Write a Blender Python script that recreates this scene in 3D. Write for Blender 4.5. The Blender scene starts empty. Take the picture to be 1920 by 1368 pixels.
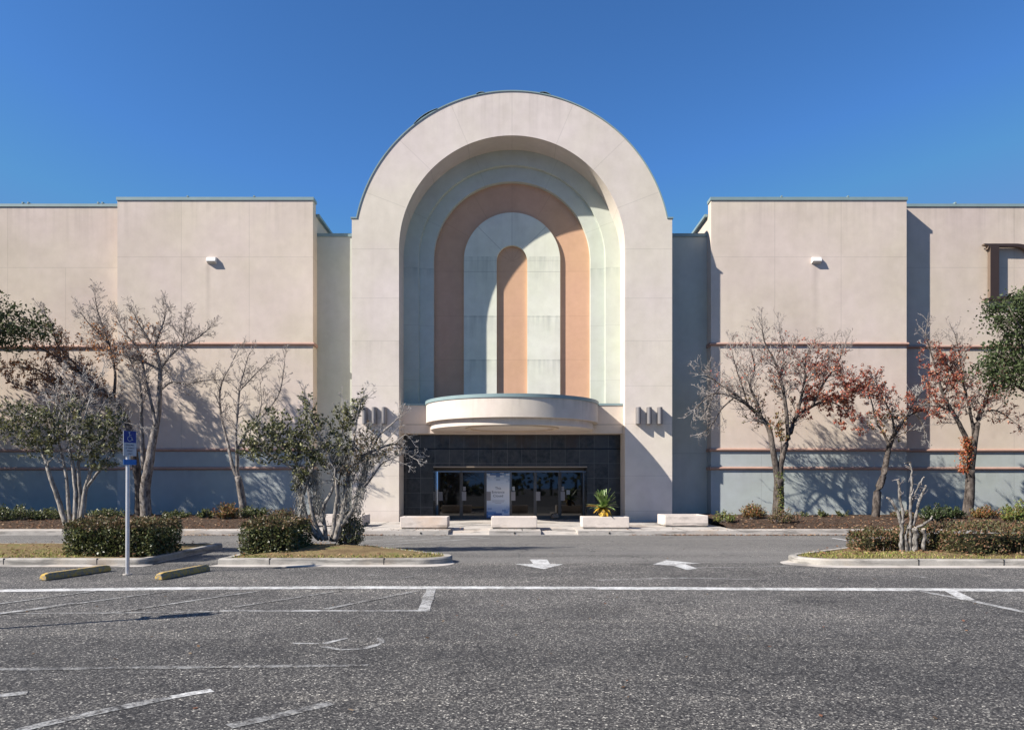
import bpy, math, random
from mathutils import Vector, Matrix

# ------------------------------------------------------------------ camera, world, sun
SC = bpy.context.scene
COL = SC.collection
F, EYE, CX, HY = 1400.0, 1.7, 960.0, 911.0      # focal length in photo pixels, eye height, centre, horizon row

cam = bpy.data.cameras.new('camera')
cam.sensor_width = 36.0
cam.lens = F / 1920 * 36
cam.shift_y = (HY - 684) / 1920
cam.clip_start = 0.1
cam.clip_end = 2000
camo = bpy.data.objects.new('camera', cam)
COL.objects.link(camo)
camo.location = (0, 0, EYE)
camo.rotation_euler = (math.radians(90), 0, 0)
SC.camera = camo

SUN_TO = Vector((-2.13, -1.0, 1.8)).normalized()       # towards the sun
SUN_EL = math.asin(SUN_TO.z)
SUN_AZ = math.atan2(SUN_TO.x, SUN_TO.y)

world = bpy.data.worlds.new('World')
SC.world = world
world.use_nodes = True
wn = world.node_tree
sky = wn.nodes.new('ShaderNodeTexSky')
sky.sky_type = 'NISHITA'
sky.sun_disc = False
sky.sun_elevation = SUN_EL
sky.sun_rotation = SUN_AZ
sky.altitude = 0
sky.air_density = 1.0
sky.dust_density = 0.25
sky.ozone_density = 3.0
bg = wn.nodes['Background']
bg.inputs['Strength'].default_value = 0.062
# clear winter air: a deeper, steeper blue than the stock sky, for every ray alike
gam = wn.nodes.new('ShaderNodeGamma')
gam.inputs['Gamma'].default_value = 1.3
tint = wn.nodes.new('ShaderNodeMix')
tint.data_type = 'RGBA'
tint.blend_type = 'MULTIPLY'
tint.inputs[0].default_value = 1.0
tint.inputs[7].default_value = (0.53, 0.80, 0.975, 1)
wn.links.new(sky.outputs[0], gam.inputs['Color'])
wn.links.new(gam.outputs[0], tint.inputs[6])
cap = wn.nodes.new('ShaderNodeMix')          # no white glare round the (hidden) sun
cap.data_type = 'RGBA'
cap.blend_type = 'DARKEN'
cap.inputs[0].default_value = 1.0
cap.inputs[7].default_value = (1.25, 2.62, 5.4, 1)
wn.links.new(tint.outputs[2], cap.inputs[6])
wn.links.new(cap.outputs[2], bg.inputs['Color'])

sun = bpy.data.lights.new('sun', 'SUN')
sun.energy = 4.9
sun.angle = math.radians(0.5)
sun.color = (1.0, 0.935, 0.85)
suno = bpy.data.objects.new('sun', sun)
COL.objects.link(suno)
suno.rotation_euler = (-SUN_TO).to_track_quat('-Z', 'Y').to_euler()

SC.view_settings.view_transform = 'Standard'
SC.view_settings.look = 'None'
SC.view_settings.gamma = 1.0
SC.view_settings.use_curve_mapping = False
SC.view_settings.exposure = 0.95

R = random.Random(7)


# ------------------------------------------------------------------ measuring helpers
def W(px, py, Y):
    """world point seen at a photo pixel, at depth Y"""
    return Vector(((px - CX) * Y / F, Y, EYE + (HY - py) * Y / F))


def G(px, py, z=0.0):
    """world point seen at a photo pixel, lying at height z"""
    Y = (EYE - z) * F / (py - HY)
    return Vector(((px - CX) * Y / F, Y, z))


def PX(p):
    return CX + p.x * F / p.y, HY - (p.z - EYE) * F / p.y


# ------------------------------------------------------------------ material helpers
class N:
    def __init__(self, name):
        self.m = bpy.data.materials.new(name)
        self.m.use_nodes = True
        self.t = self.m.node_tree
        self.b = self.t.nodes['Principled BSDF']

    def new(self, typ, **kw):
        n = self.t.nodes.new(typ)
        for k, v in kw.items():
            if k in n.inputs and not hasattr(n, k):
                self.set(n.inputs[k], v)
            elif hasattr(n, k):
                setattr(n, k, v)
            else:
                self.set(n.inputs[k], v)
        return n

    def set(self, sock, v):
        if isinstance(v, bpy.types.NodeSocket):
            self.t.links.new(v, sock)
        else:
            sock.default_value = v

    def math(self, op, a, b=None, c=None, clamp=False):
        n = self.t.nodes.new('ShaderNodeMath')
        n.operation = op
        n.use_clamp = clamp
        for i, v in enumerate((a, b, c)):
            if v is not None:
                self.set(n.inputs[i], v)
        return n.outputs[0]

    def mix(self, f, a, b, mode='MIX'):
        n = self.t.nodes.new('ShaderNodeMix')
        n.data_type = 'RGBA'
        n.blend_type = mode
        self.set(n.inputs[0], f)
        for s, v in ((n.inputs[6], a), (n.inputs[7], b)):
            if isinstance(v, (tuple, list)) and len(v) == 3:
                v = (*v, 1)
            self.set(s, v)
        return n.outputs[2]

    def ramp(self, f, stops, interp='LINEAR'):
        n = self.t.nodes.new('ShaderNodeValToRGB')
        n.color_ramp.interpolation = interp
        el = n.color_ramp.elements
        while len(el) > 1:
            el.remove(el[-1])
        for i, (p, c) in enumerate(stops):
            e = el[0] if i == 0 else el.new(p)
            e.position = p
            e.color = (*c, 1) if len(c) == 3 else c
        self.set(n.inputs[0], f)
        return n.outputs[0]

    def pos(self):
        if not hasattr(self, '_pos'):
            self._pos = self.new('ShaderNodeNewGeometry').outputs['Position']
        return self._pos

    def xyz(self):
        if not hasattr(self, '_xyz'):
            s = self.new('ShaderNodeSeparateXYZ')
            self.set(s.inputs[0], self.pos())
            self._xyz = s.outputs
        return self._xyz

    def noise(self, scale, detail=4, rough=0.55, stretch=None, vec=None):
        v = vec or self.pos()
        if stretch:
            mp = self.new('ShaderNodeMapping')
            self.set(mp.inputs['Vector'], v)
            mp.inputs['Scale'].default_value = stretch
            v = mp.outputs[0]
        n = self.t.nodes.new('ShaderNodeTexNoise')
        self.set(n.inputs['Vector'], v)
        n.inputs['Scale'].default_value = scale
        n.inputs['Detail'].default_value = detail
        n.inputs['Roughness'].default_value = rough
        return n.outputs['Fac']

    def island(self):
        return self.new('ShaderNodeNewGeometry').outputs['Random Per Island']

    def bump(self, h, strength=0.3, dist=0.02):
        n = self.t.nodes.new('ShaderNodeBump')
        n.inputs['Strength'].default_value = strength
        n.inputs['Distance'].default_value = dist
        self.set(n.inputs['Height'], h)
        self.t.links.new(n.outputs[0], self.b.inputs['Normal'])

    def done(self, color=None, rough=0.85, spec=0.3, metal=0.0):
        if color is not None:
            if isinstance(color, tuple):
                color = (*color, 1) if len(color) == 3 else color
            self.set(self.b.inputs['Base Color'], color)
        self.set(self.b.inputs['Roughness'], rough)
        self.b.inputs['Specular IOR Level'].default_value = spec
        self.b.inputs['Metallic'].default_value = metal
        return self.m


def band(n, v, c, w):
    """1 where |v-c| < w"""
    return n.math('LESS_THAN', n.math('ABSOLUTE', n.math('SUBTRACT', v, c)), w)


def stucco(name, color, hj=(), vj=(), low=None, lowz=3.33, dirt=0.10, jw=0.014, radial=None, jdark=0.80, streak=0.0,
           stains=(), drips=(), spots=()):
    n = N(name)
    x, y, z = n.xyz()
    base = color
    if low:
        base = n.mix(n.math('LESS_THAN', z, lowz), (*color, 1), (*low, 1))
    big = n.noise(0.35, 3, 0.6)
    base = n.mix(n.ramp(big, [(0.3, (0, 0, 0)), (0.7, (1, 1, 1))]), base, n.mix(1.0, base, (1 - dirt, 1 - dirt * 1.05, 1 - dirt * 1.1, 1), 'MULTIPLY'))
    hue = n.noise(0.23, 4, 0.6)
    base = n.mix(1.0, base, n.ramp(hue, [(0.36, (1.0, 0.975, 0.98)), (0.62, (1.0, 1.0, 0.925))]), 'MULTIPLY')
    mid = n.noise(2.2, 5, 0.65)
    base = n.mix(n.ramp(mid, [(0.35, (0, 0, 0)), (0.75, (1, 1, 1))]), base, n.mix(1.0, base, (0.90, 0.895, 0.885, 1), 'MULTIPLY'))
    run = n.noise(1.0, 5, 0.6, stretch=(1.7, 1.7, 0.16))
    rr = n.ramp(run, [(0.5, (0, 0, 0)), (0.85, (1, 1, 1))])
    base = n.mix(rr, base, n.mix(1.0, base, (0.955 - streak, 0.95 - streak, 0.945 - streak, 1), 'MULTIPLY'))
    # splashed dirt along the ground line, and drips under the coping
    gz = n.math('MULTIPLY', n.ramp(n.math('ADD', n.math('MULTIPLY', z, 0.9), n.math('MULTIPLY', n.noise(1.3, 5, 0.7), 0.8)), [(0.55, (1, 1, 1)), (1.15, (0, 0, 0))]), 0.55)
    base = n.mix(gz, base, n.mix(1.0, base, (0.70, 0.69, 0.66, 1), 'MULTIPLY'))
    for zj, h, f0 in drips:
        d = n.math('SUBTRACT', zj, z)
        f = n.math('MULTIPLY', n.math('GREATER_THAN', d, 0.0), n.math('SUBTRACT', 1.0, n.math('DIVIDE', d, h), clamp=True))
        f = n.math('MULTIPLY', f, n.ramp(n.noise(1.0, 4, 0.6, stretch=(4, 4, 0.12)), [(0.46, (0, 0, 0)), (0.74, (1, 1, 1))]))
        base = n.mix(n.math('MULTIPLY', f, f0), base, n.mix(1.0, base, (0.62, 0.62, 0.61, 1), 'MULTIPLY'))
    for xs_, zs_, h, w in spots:
        d = n.math('SUBTRACT', zs_, z)
        f = n.math('MULTIPLY', n.math('GREATER_THAN', d, 0.0), n.math('SUBTRACT', 1.0, n.math('DIVIDE', d, h), clamp=True))
        q = n.math('SUBTRACT', 1.0, n.math('DIVIDE', n.math('ABSOLUTE', n.math('SUBTRACT', x, xs_)), w), clamp=True)
        base = n.mix(n.math('MULTIPLY', n.math('MULTIPLY', f, q), 0.7), base, n.mix(1.0, base, (0.72, 0.71, 0.71, 1), 'MULTIPLY'))
    if streak > 0:
        # dirt washing down from each horizontal joint
        for zj, h in stains:
            d = n.math('SUBTRACT', zj, z)
            f = n.math('MULTIPLY', n.math('GREATER_THAN', d, 0.0), n.math('SUBTRACT', 1.0, n.math('DIVIDE', d, h), clamp=True))
            f = n.math('MULTIPLY', f, n.ramp(n.noise(1.0, 4, 0.6, stretch=(5, 5, 0.3)), [(0.38, (0, 0, 0)), (0.72, (1, 1, 1))]))
            base = n.mix(n.math('MULTIPLY', f, 0.7), base, n.mix(1.0, base, (0.55, 0.58, 0.60, 1), 'MULTIPLY'))
    j = None
    for c in hj:
        b = band(n, z, c, jw)
        j = b if j is None else n.math('MAXIMUM', j, b)
    for c in vj:
        c, z0, z1 = c if isinstance(c, tuple) else (c, -9, 99)
        b = band(n, x, c, jw)
        if z0 > -9 or z1 < 99:
            b = n.math('MULTIPLY', b, n.math('MULTIPLY', n.math('GREATER_THAN', z, z0), n.math('LESS_THAN', z, z1)))
        j = b if j is None else n.math('MAXIMUM', j, b)
    if radial:
        zc, step, off = radial
        dz = n.math('SUBTRACT', z, zc)
        ang = n.math('ARCTAN2', x, dz)
        rad = n.math('SQRT', n.math('ADD', n.math('MULTIPLY', x, x), n.math('MULTIPLY', dz, dz)))
        a = n.math('ABSOLUTE', n.math('SUBTRACT', n.math('WRAP', n.math('ADD', ang, off), step / 2, -step / 2), 0.0))
        b = n.math('MULTIPLY', n.math('LESS_THAN', n.math('MULTIPLY', a, rad), jw), n.math('GREATER_THAN', dz, 0.0))
        j = b if j is None else n.math('MAXIMUM', j, b)
    if j is not None:
        base = n.mix(j, base, n.mix(1.0, base, (jdark, jdark, jdark, 1), 'MULTIPLY'))
    n.bump(n.noise(38, 6, 0.7), 0.35, 0.012)
    return n.done(base, 0.9, 0.2)


def simple(name, color, rough=0.6, spec=0.4, metal=0.0, var=0.15, scale=6.0, bump=0.0):
    n = N(name)
    v = n.noise(scale, 4, 0.6)
    c = n.mix(v, tuple(k * (1 - var) for k in color), tuple(k * (1 + var) for k in color))
    if bump:
        n.bump(n.noise(scale * 8, 4), bump, 0.01)
    return n.done(c, rough, spec, metal)


def leafmat(name, cols, rough=0.55, trans=0.25, spec=0.35):
    n = N(name)
    r = n.island()
    k = len(cols)
    c = n.ramp(r, [((i + 0.0) / k, cols[i]) for i in range(k)], 'CONSTANT')
    v = n.new('ShaderNodeTexWhiteNoise', noise_dimensions='1D')
    n.set(v.inputs['W'], r)
    c = n.mix(1.0, c, n.ramp(v.outputs['Value'], [(0, (0.6, 0.6, 0.6)), (1, (1.35, 1.35, 1.35))]), 'MULTIPLY')
    n.done(c, rough, spec)
    if trans:
        tr = n.new('ShaderNodeBsdfTranslucent')
        n.set(tr.inputs['Color'], c)
        mx = n.new('ShaderNodeMixShader')
        mx.inputs[0].default_value = trans
        n.t.links.new(n.b.outputs[0], mx.inputs[1])
        n.t.links.new(tr.outputs[0], mx.inputs[2])
        n.t.links.new(mx.outputs[0], n.t.nodes['Material Output'].inputs['Surface'])
    return n.m


def bark(name, c1, c2, sc=9.0, lo=0.35, hi=0.65):
    n = N(name)
    v = n.noise(sc, 6, 0.7, stretch=(1, 1, 0.45))
    c = n.ramp(v, [(lo, c1), (hi, c2)])
    n.bump(n.noise(30, 5, 0.7, stretch=(1, 1, 0.3)), 0.6, 0.02)
    return n.done(c, 0.9, 0.15)


def asphalt_color(n):
    vo = n.t.nodes.new('ShaderNodeTexVoronoi')
    vo.feature = 'F1'
    vo.inputs['Scale'].default_value = 80
    n.set(vo.inputs['Vector'], n.pos())
    s = n.new('ShaderNodeSeparateColor')
    n.set(s.inputs[0], vo.outputs['Color'])
    vo2 = n.t.nodes.new('ShaderNodeTexVoronoi')
    vo2.inputs['Scale'].default_value = 47
    n.set(vo2.inputs['Vector'], n.pos())
    s2 = n.new('ShaderNodeSeparateColor')
    n.set(s2.inputs[0], vo2.outputs['Color'])
    g = n.ramp(s.outputs[0], [(0.0, (0.016, 0.016, 0.018)), (0.45, (0.044, 0.043, 0.044)), (0.75, (0.088, 0.086, 0.085)),
                              (0.92, (0.165, 0.162, 0.155)), (1.0, (0.42, 0.41, 0.385))])
    g2 = n.ramp(s2.outputs[1], [(0.0, (0.55, 0.55, 0.56)), (0.6, (0.95, 0.95, 0.95)), (0.88, (1.3, 1.29, 1.27)), (1.0, (2.1, 2.06, 1.98))])
    c = n.mix(1.0, g, g2, 'MULTIPLY')
    big = n.noise(0.22, 5, 0.6, stretch=(0.55, 1.3, 1))
    c = n.mix(1.0, c, n.ramp(big, [(0.30, (0.58, 0.58, 0.59)), (0.5, (0.98, 0.97, 0.95)), (0.70, (1.34, 1.31, 1.25))]), 'MULTIPLY')
    med = n.noise(1.7, 6, 0.7)
    c = n.mix(1.0, c, n.ramp(med, [(0.3, (0.8, 0.8, 0.81)), (0.7, (1.2, 1.19, 1.17))]), 'MULTIPLY')
    # oil spots and drip stains
    oil = n.t.nodes.new('ShaderNodeTexVoronoi')
    oil.inputs['Scale'].default_value = 0.55
    ow_ = n.new('ShaderNodeVectorMath', operation='MULTIPLY_ADD')
    n.set(ow_.inputs[0], n.new('ShaderNodeTexNoise', Scale=2.5, Detail=4).outputs['Color'])
    ow_.inputs[1].default_value = (0.55, 0.55, 0)
    n.set(ow_.inputs[2], n.pos())
    n.set(oil.inputs['Vector'], ow_.outputs[0])
    so = n.new('ShaderNodeSeparateColor')
    n.set(so.inputs[0], oil.outputs['Color'])
    of = n.math('MULTIPLY', n.ramp(oil.outputs['Distance'], [(0.10, (1, 1, 1)), (0.42, (0, 0, 0))]), n.math('GREATER_THAN', so.outputs[0], 0.55))
    c = n.mix(n.math('MULTIPLY', of, 0.5), c, n.mix(1.0, c, (0.42, 0.42, 0.43, 1), 'MULTIPLY'))
    # long scuffs left by turning tyres
    ty = n.ramp(n.noise(1.0, 3, 0.55, stretch=(0.16, 2.6, 1)), [(0.56, (0, 0, 0)), (0.66, (1, 1, 1))])
    c = n.mix(n.math('MULTIPLY', ty, 0.35), c, n.mix(1.0, c, (1.55, 1.52, 1.45, 1), 'MULTIPLY'))
    td = n.ramp(n.noise(1.3, 3, 0.55, stretch=(0.13, 2.1, 1)), [(0.58, (0, 0, 0)), (0.68, (1, 1, 1))])
    c = n.mix(n.math('MULTIPLY', td, 0.4), c, n.mix(1.0, c, (0.62, 0.62, 0.63, 1), 'MULTIPLY'))
    # pale tyre-polished tracks running along the driveway
    x, y, z = n.xyz()
    dr = n.math('MULTIPLY', n.math('GREATER_THAN', y, 16.5), 1.0)
    tr = n.noise(1.0, 4, 0.6, stretch=(0.05, 0.9, 1))
    c = n.mix(n.math('MULTIPLY', dr, n.ramp(tr, [(0.35, (0.15, 0.15, 0.15)), (0.7, (0.75, 0.75, 0.75))])), c, (0.118, 0.115, 0.112))
    # fine cracks
    cr = n.t.nodes.new('ShaderNodeTexVoronoi')
    cr.feature = 'DISTANCE_TO_EDGE'
    cr.inputs['Scale'].default_value = 0.33
    wv = n.new('ShaderNodeVectorMath', operation='ADD')
    n.set(wv.inputs[0], n.pos())
    nz = n.t.nodes.new('ShaderNodeTexNoise')
    nz.inputs['Scale'].default_value = 1.4
    nz.inputs['Detail'].default_value = 5
    n.set(nz.inputs['Vector'], n.pos())
    n.set(wv.inputs[1], nz.outputs['Color'])
    n.set(cr.inputs['Vector'], wv.outputs[0])
    k = n.math('MULTIPLY', n.math('LESS_THAN', cr.outputs['Distance'], 0.0035), n.ramp(n.noise(0.5, 3), [(0.44, (0, 0, 0)), (0.52, (1, 1, 1))]))
    c = n.mix(n.math('MULTIPLY', k, 0.75), c, (0.012, 0.012, 0.013))
    # the drive aisle is paler than the parking bays
    wob = n.math('MULTIPLY', n.math('SUBTRACT', n.noise(0.35, 4, 0.6), 0.5), 5.0)
    aisle = n.ramp(n.math('DIVIDE', n.math('ADD', y, wob), 20.0), [(0.36, (1.02, 1.01, 0.98)), (0.56, (1.52, 1.50, 1.45))])
    c = n.mix(1.0, c, aisle, 'MULTIPLY')
    return c, s.outputs[0]


def asphalt():
    n = N('asphalt')
    c, h = asphalt_color(n)
    n.bump(h, 0.55, 0.008)
    return n.done(c, 0.82, 0.35)


def paint(name, color, wear):
    """road paint worn through to the asphalt below; wear 0..1"""
    n = N(name)
    c, h = asphalt_color(n)
    f = n.math('ADD', n.math('MULTIPLY', n.noise(24, 5, 0.75), 0.42), n.math('ADD', n.math('MULTIPLY', n.noise(6.5, 5, 0.7), 0.34), n.math('MULTIPLY', n.noise(1.3, 3, 0.6), 0.24)))
    m = n.ramp(f, [(wear - 0.09, (0, 0, 0)), (wear + 0.07, (1, 1, 1))])
    c = n.mix(m, c, color)
    n.bump(h, 0.35, 0.006)
    return n.done(c, 0.75, 0.3)


def concrete(name, color, dirt=0.3, sc=3.0):
    n = N(name)
    v = n.noise(sc, 6, 0.68)
    c = n.mix(n.ramp(v, [(0.35, (0, 0, 0)), (0.72, (1, 1, 1))]), color, tuple(k * (1 - dirt) for k in color))
    f = n.noise(55, 4, 0.6)
    c = n.mix(1.0, c, n.ramp(f, [(0.3, (0.86, 0.86, 0.86)), (0.7, (1.1, 1.1, 1.1))]), 'MULTIPLY')
    x, y, z = n.xyz()
    sc_ = n.math('MULTIPLY', n.ramp(n.noise(1.0, 4, 0.65, stretch=(0.9, 0.9, 9)), [(0.54, (0, 0, 0)), (0.60, (1, 1, 1))]), n.math('LESS_THAN', z, 0.30))
    c = n.mix(n.math('MULTIPLY', sc_, 0.55), c, (0.10, 0.095, 0.088))
    rs = n.ramp(n.noise(0.5, 4, 0.6), [(0.56, (0, 0, 0)), (0.70, (0.55, 0.55, 0.55))])
    c = n.mix(rs, c, n.mix(1.0, c, (0.98, 0.80, 0.62, 1), 'MULTIPLY'))
    st = n.noise(1.1, 5, 0.7, stretch=(1.2, 1, 3))
    c = n.mix(n.ramp(st, [(0.56, (0, 0, 0)), (0.72, (0.7, 0.7, 0.7))]), c, tuple(k * 0.52 for k in color))
    n.bump(n.noise(40, 5, 0.7), 0.3, 0.01)
    return n.done(c, 0.9, 0.2)


BEIGE = (0.628, 0.548, 0.48)
BLUE_LOW = (0.395, 0.435, 0.445)
GREEN_DK = (0.36, 0.405, 0.372)
GREEN_LT = (0.565, 0.605, 0.55)
TERRA = (0.62, 0.385, 0.26)

M = {}
M['arch'] = stucco('arch_stucco', (0.66, 0.60, 0.55), hj=[11.98, 9.85, 8.0, 6.05, 4.4, 2.15, 0.62], radial=(12.0, math.radians(23), 0.0), jdark=0.85, dirt=0.11, drips=[(19, 2.6, .5), (8.0, 1.2, .3), (4.4, .9, .4)])
M['block_l'] = stucco('block_stucco', BEIGE, hj=[11.98], vj=[(-14.85, 3.3, 14.6), (-11.8, 3.3, 14.6)], low=BLUE_LOW, jdark=0.84, dirt=0.13, drips=[(14.52, 2.0, .42), (7.98, .7, .5), (2.42, .6, .35)], spots=[(-13.65, 11.7, 3.6, .14)])
M['block_r'] = stucco('block_stucco_panels', BEIGE, hj=[11.98], vj=[(11.8, 3.3, 14.6), (14.78, 3.3, 14.6), (16.0, 0, 3.3), (11.2, 0, 3.3)], low=BLUE_LOW, jdark=0.84, dirt=0.13, drips=[(14.52, 2.0, .42), (7.98, .7, .5), (2.42, .6, .35)], spots=[(13.62, 11.7, 3.8, .22)])
M['outer'] = stucco('outer_wall_stucco', (0.60, 0.515, 0.455), hj=[11.7], vj=[(-23.1, 3.3, 14.6), (-20.45, 3.3, 11.7), (20.3, 0, 3.3), (23.0, 0, 14.6)], low=BLUE_LOW, jdark=0.84, dirt=0.15, drips=[(14.48, 2.2, .45), (7.98, .7, .5), (2.42, .6, .35)])
M['recess'] = stucco('recess_stucco', (0.51, 0.53, 0.49), hj=[3.2], dirt=0.10, streak=0.04)
M['green1'] = stucco('outer_band_stucco', GREEN_LT, hj=[11.6, 9.0, 6.5], radial=(12.0, math.radians(45), math.radians(20)), jdark=0.88, streak=0.03, stains=[(11.6, 0.5)])
M['terra'] = stucco('terracotta_stucco', TERRA, hj=[11.55, 9.5, 7.5], radial=(12.0, math.radians(30), 0.0), jdark=0.9, dirt=0.07)
M['green2'] = stucco('pale_green_stucco', (0.73, 0.74, 0.65), hj=[11.5, 9.45, 7.45], radial=(12.0, math.radians(45), 0.0), jdark=0.72, dirt=0.12, streak=0.10,
                     stains=[(12.2, 1.6), (9.5, 1.2), (7.5, 0.9)])
M['ledge'] = stucco('ledge_stucco', BEIGE, hj=[4.42], jdark=0.6, jw=0.02)
M['canopy'] = stucco('canopy_stucco', (0.65, 0.58, 0.525), dirt=0.09, vj=[-2.9, -1.55, 0.0, 1.55, 2.9], jw=.007, jdark=.85, drips=[(5.2, .55, .6), (4.42, .25, .5)])
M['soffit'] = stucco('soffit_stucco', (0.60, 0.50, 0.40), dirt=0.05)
M['coping'] = simple('teal_coping', (0.20, 0.275, 0.28), 0.5, 0.4, 0.0, 0.2, 2.0)
M['molding'] = simple('terracotta_molding', (0.37, 0.235, 0.185), 0.7, 0.3, 0.0, 0.25, 4.0)
M['roof'] = simple('roof_membrane', (0.4, 0.4, 0.4), 0.9)
M['bounce_dark'] = simple('bounce_dark_sheet', (0.05, 0.05, 0.048), 0.95, 0.1, 0, 0.3, 3)  # for the added dark sheets that soak up light under the arch
M['fixture'] = simple('grey_fixture_metal', (0.19, 0.18, 0.18), 0.45, 0.5, 0.2, 0.08)
M['white_metal'] = simple('white_enamel', (0.68, 0.67, 0.64), 0.45, 0.4, 0, 0.05)
M['lens'] = simple('lamp_lens', (0.55, 0.55, 0.53), 0.2, 0.5, 0, 0.05)
M['frame'] = simple('dark_bronze_frame', (0.085, 0.078, 0.072), 0.35, 0.5, 0.3, 0.15)
M['head'] = simple('bronze_head_trim', (0.30, 0.245, 0.19), 0.4, 0.5, 0.4, 0.15)
M['plate'] = simple('brushed_plate', (0.30, 0.28, 0.28), 0.5, 0.5, 0.3, 0.1)


def glassmat():
    n = N('dark_door_glass')
    n.done(n.mix(n.noise(0.8), (0.0035, 0.0035, 0.004), (0.008, 0.008, 0.009)), 0.02, 0.5)
    n.b.inputs['IOR'].default_value = 1.7
    return n.m


def tilemat():
    n = N('polished_dark_tile')
    x, y, z = n.xyz()
    tx = n.math('FLOOR', n.math('DIVIDE', n.math('ADD', x, 50.0), 0.655))
    tz = n.math('FLOOR', n.math('DIVIDE', n.math('ADD', z, 0.60), 0.665))
    wn_ = n.new('ShaderNodeTexWhiteNoise', noise_dimensions='2D')
    cb = n.new('ShaderNodeCombineXYZ')
    n.set(cb.inputs[0], tx)
    n.set(cb.inputs[1], tz)
    n.set(wn_.inputs['Vector'], cb.outputs[0])
    c = n.ramp(wn_.outputs['Value'], [(0, (0.014, 0.016, 0.018)), (1, (0.040, 0.044, 0.048))])
    c = n.mix(n.ramp(n.noise(3.2, 6, 0.75), [(0.36, (0, 0, 0)), (0.68, (1, 1, 1))]), c, (0.060, 0.062, 0.062))
    fx = n.math('FRACT', n.math('DIVIDE', n.math('ADD', x, 50.0), 0.655))
    fz = n.math('FRACT', n.math('DIVIDE', n.math('ADD', z, 0.60), 0.665))
    j = n.math('MAXIMUM', n.math('LESS_THAN', fx, 0.022), n.math('LESS_THAN', fz, 0.022))
    c = n.mix(j, c, (0.115, 0.12, 0.122))
    c = n.mix(band(n, z, 3.39, 0.03), c, (0.003, 0.003, 0.004))
    # brown wash-down stains over the doors
    st = n.math('MULTIPLY', n.math('GREATER_THAN', z, 3.42), n.ramp(n.noise(1.0, 5, 0.65, stretch=(2.2, 1, 0.7)), [(0.46, (0, 0, 0)), (0.66, (1, 1, 1))]))
    st = n.math('MULTIPLY', st, n.math('LESS_THAN', n.math('ABSOLUTE', x), 3.4))
    c = n.mix(n.math('MULTIPLY', st, 0.7), c, (0.045, 0.033, 0.024))
    return n.done(c, n.ramp(n.noise(3, 4), [(0.3, (0.12, 0.12, 0.12)), (0.7, (0.26, 0.26, 0.26))]), 0.32)


M['glass'] = glassmat()
M['tile'] = tilemat()
M['asphalt'] = asphalt()
M['paint'] = paint('white_road_paint', (0.58, 0.58, 0.565), 0.482)
M['paint_mid'] = paint('scuffed_road_paint', (0.56, 0.56, 0.55), 0.49)
M['paint_worn'] = paint('worn_road_paint', (0.46, 0.46, 0.45), 0.522)
M['paint_faint'] = paint('faint_road_paint', (0.37, 0.37, 0.36), 0.548)
M['walk'] = concrete('sidewalk_concrete', (0.46, 0.425, 0.385), 0.22, 1.6)
M['kerb'] = concrete('kerb_concrete', (0.40, 0.375, 0.335), 0.35, 2.6)
M['planter'] = concrete('painted_planter', (0.62, 0.55, 0.49), 0.16, 2.6)


def yellowstop():
    n = N('yellow_stop_paint')
    f = n.noise(14, 6, 0.75)
    c = n.mix(n.ramp(f, [(0.44, (0, 0, 0)), (0.56, (1, 1, 1))]), (0.50, 0.33, 0.085), (0.24, 0.215, 0.17))
    n.bump(f, 0.3, 0.01)
    return n.done(c, 0.85, 0.2)


M['yellow'] = yellowstop()
M['galv'] = simple('galvanised_steel', (0.55, 0.55, 0.56), 0.38, 0.5, 0.55, 0.15, 9)
M['sign_white'] = simple('sign_white', (0.42, 0.44, 0.46), 0.45, 0.4, 0, 0.04)
M['sign_blue'] = simple('sign_blue', (0.008, 0.028, 0.19), 0.45, 0.4, 0, 0.06)
M['sign_lightblue'] = simple('sign_light_blue', (0.015, 0.13, 0.40), 0.45, 0.4, 0, 0.06)
M['ink'] = simple('sign_ink', (0.03, 0.045, 0.10), 0.6, 0.3)
M['letter'] = simple('bronze_letter', (0.045, 0.029, 0.023), 0.5, 0.4, 0.1, 0.15)
M['letter_side'] = simple('bronze_letter_return', (0.17, 0.125, 0.095), 0.55, 0.4, 0.1, 0.1)


def mulch():
    n = N('mulch')
    v = n.noise(16, 6, 0.75)
    c = n.ramp(v, [(0.3, (0.024, 0.017, 0.013)), (0.55, (0.08, 0.055, 0.040)), (0.75, (0.22, 0.165, 0.125))])
    n.bump(v, 0.9, 0.05)
    return n.done(c, 0.95, 0.1)


def turf():
    n = N('dry_turf')
    v = n.noise(1.5, 5, 0.65)
    c = n.ramp(v, [(0.32, (0.13, 0.09, 0.05)), (0.52, (0.21, 0.155, 0.08)), (0.7, (0.13, 0.145, 0.045))])
    c = n.mix(1.0, c, n.ramp(n.noise(30, 5, 0.7), [(0.3, (0.6, 0.6, 0.6)), (0.7, (1.3, 1.3, 1.3))]), 'MULTIPLY')
    n.bump(n.noise(40, 5), 0.8, 0.03)
    return n.done(c, 0.95, 0.1)


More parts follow.
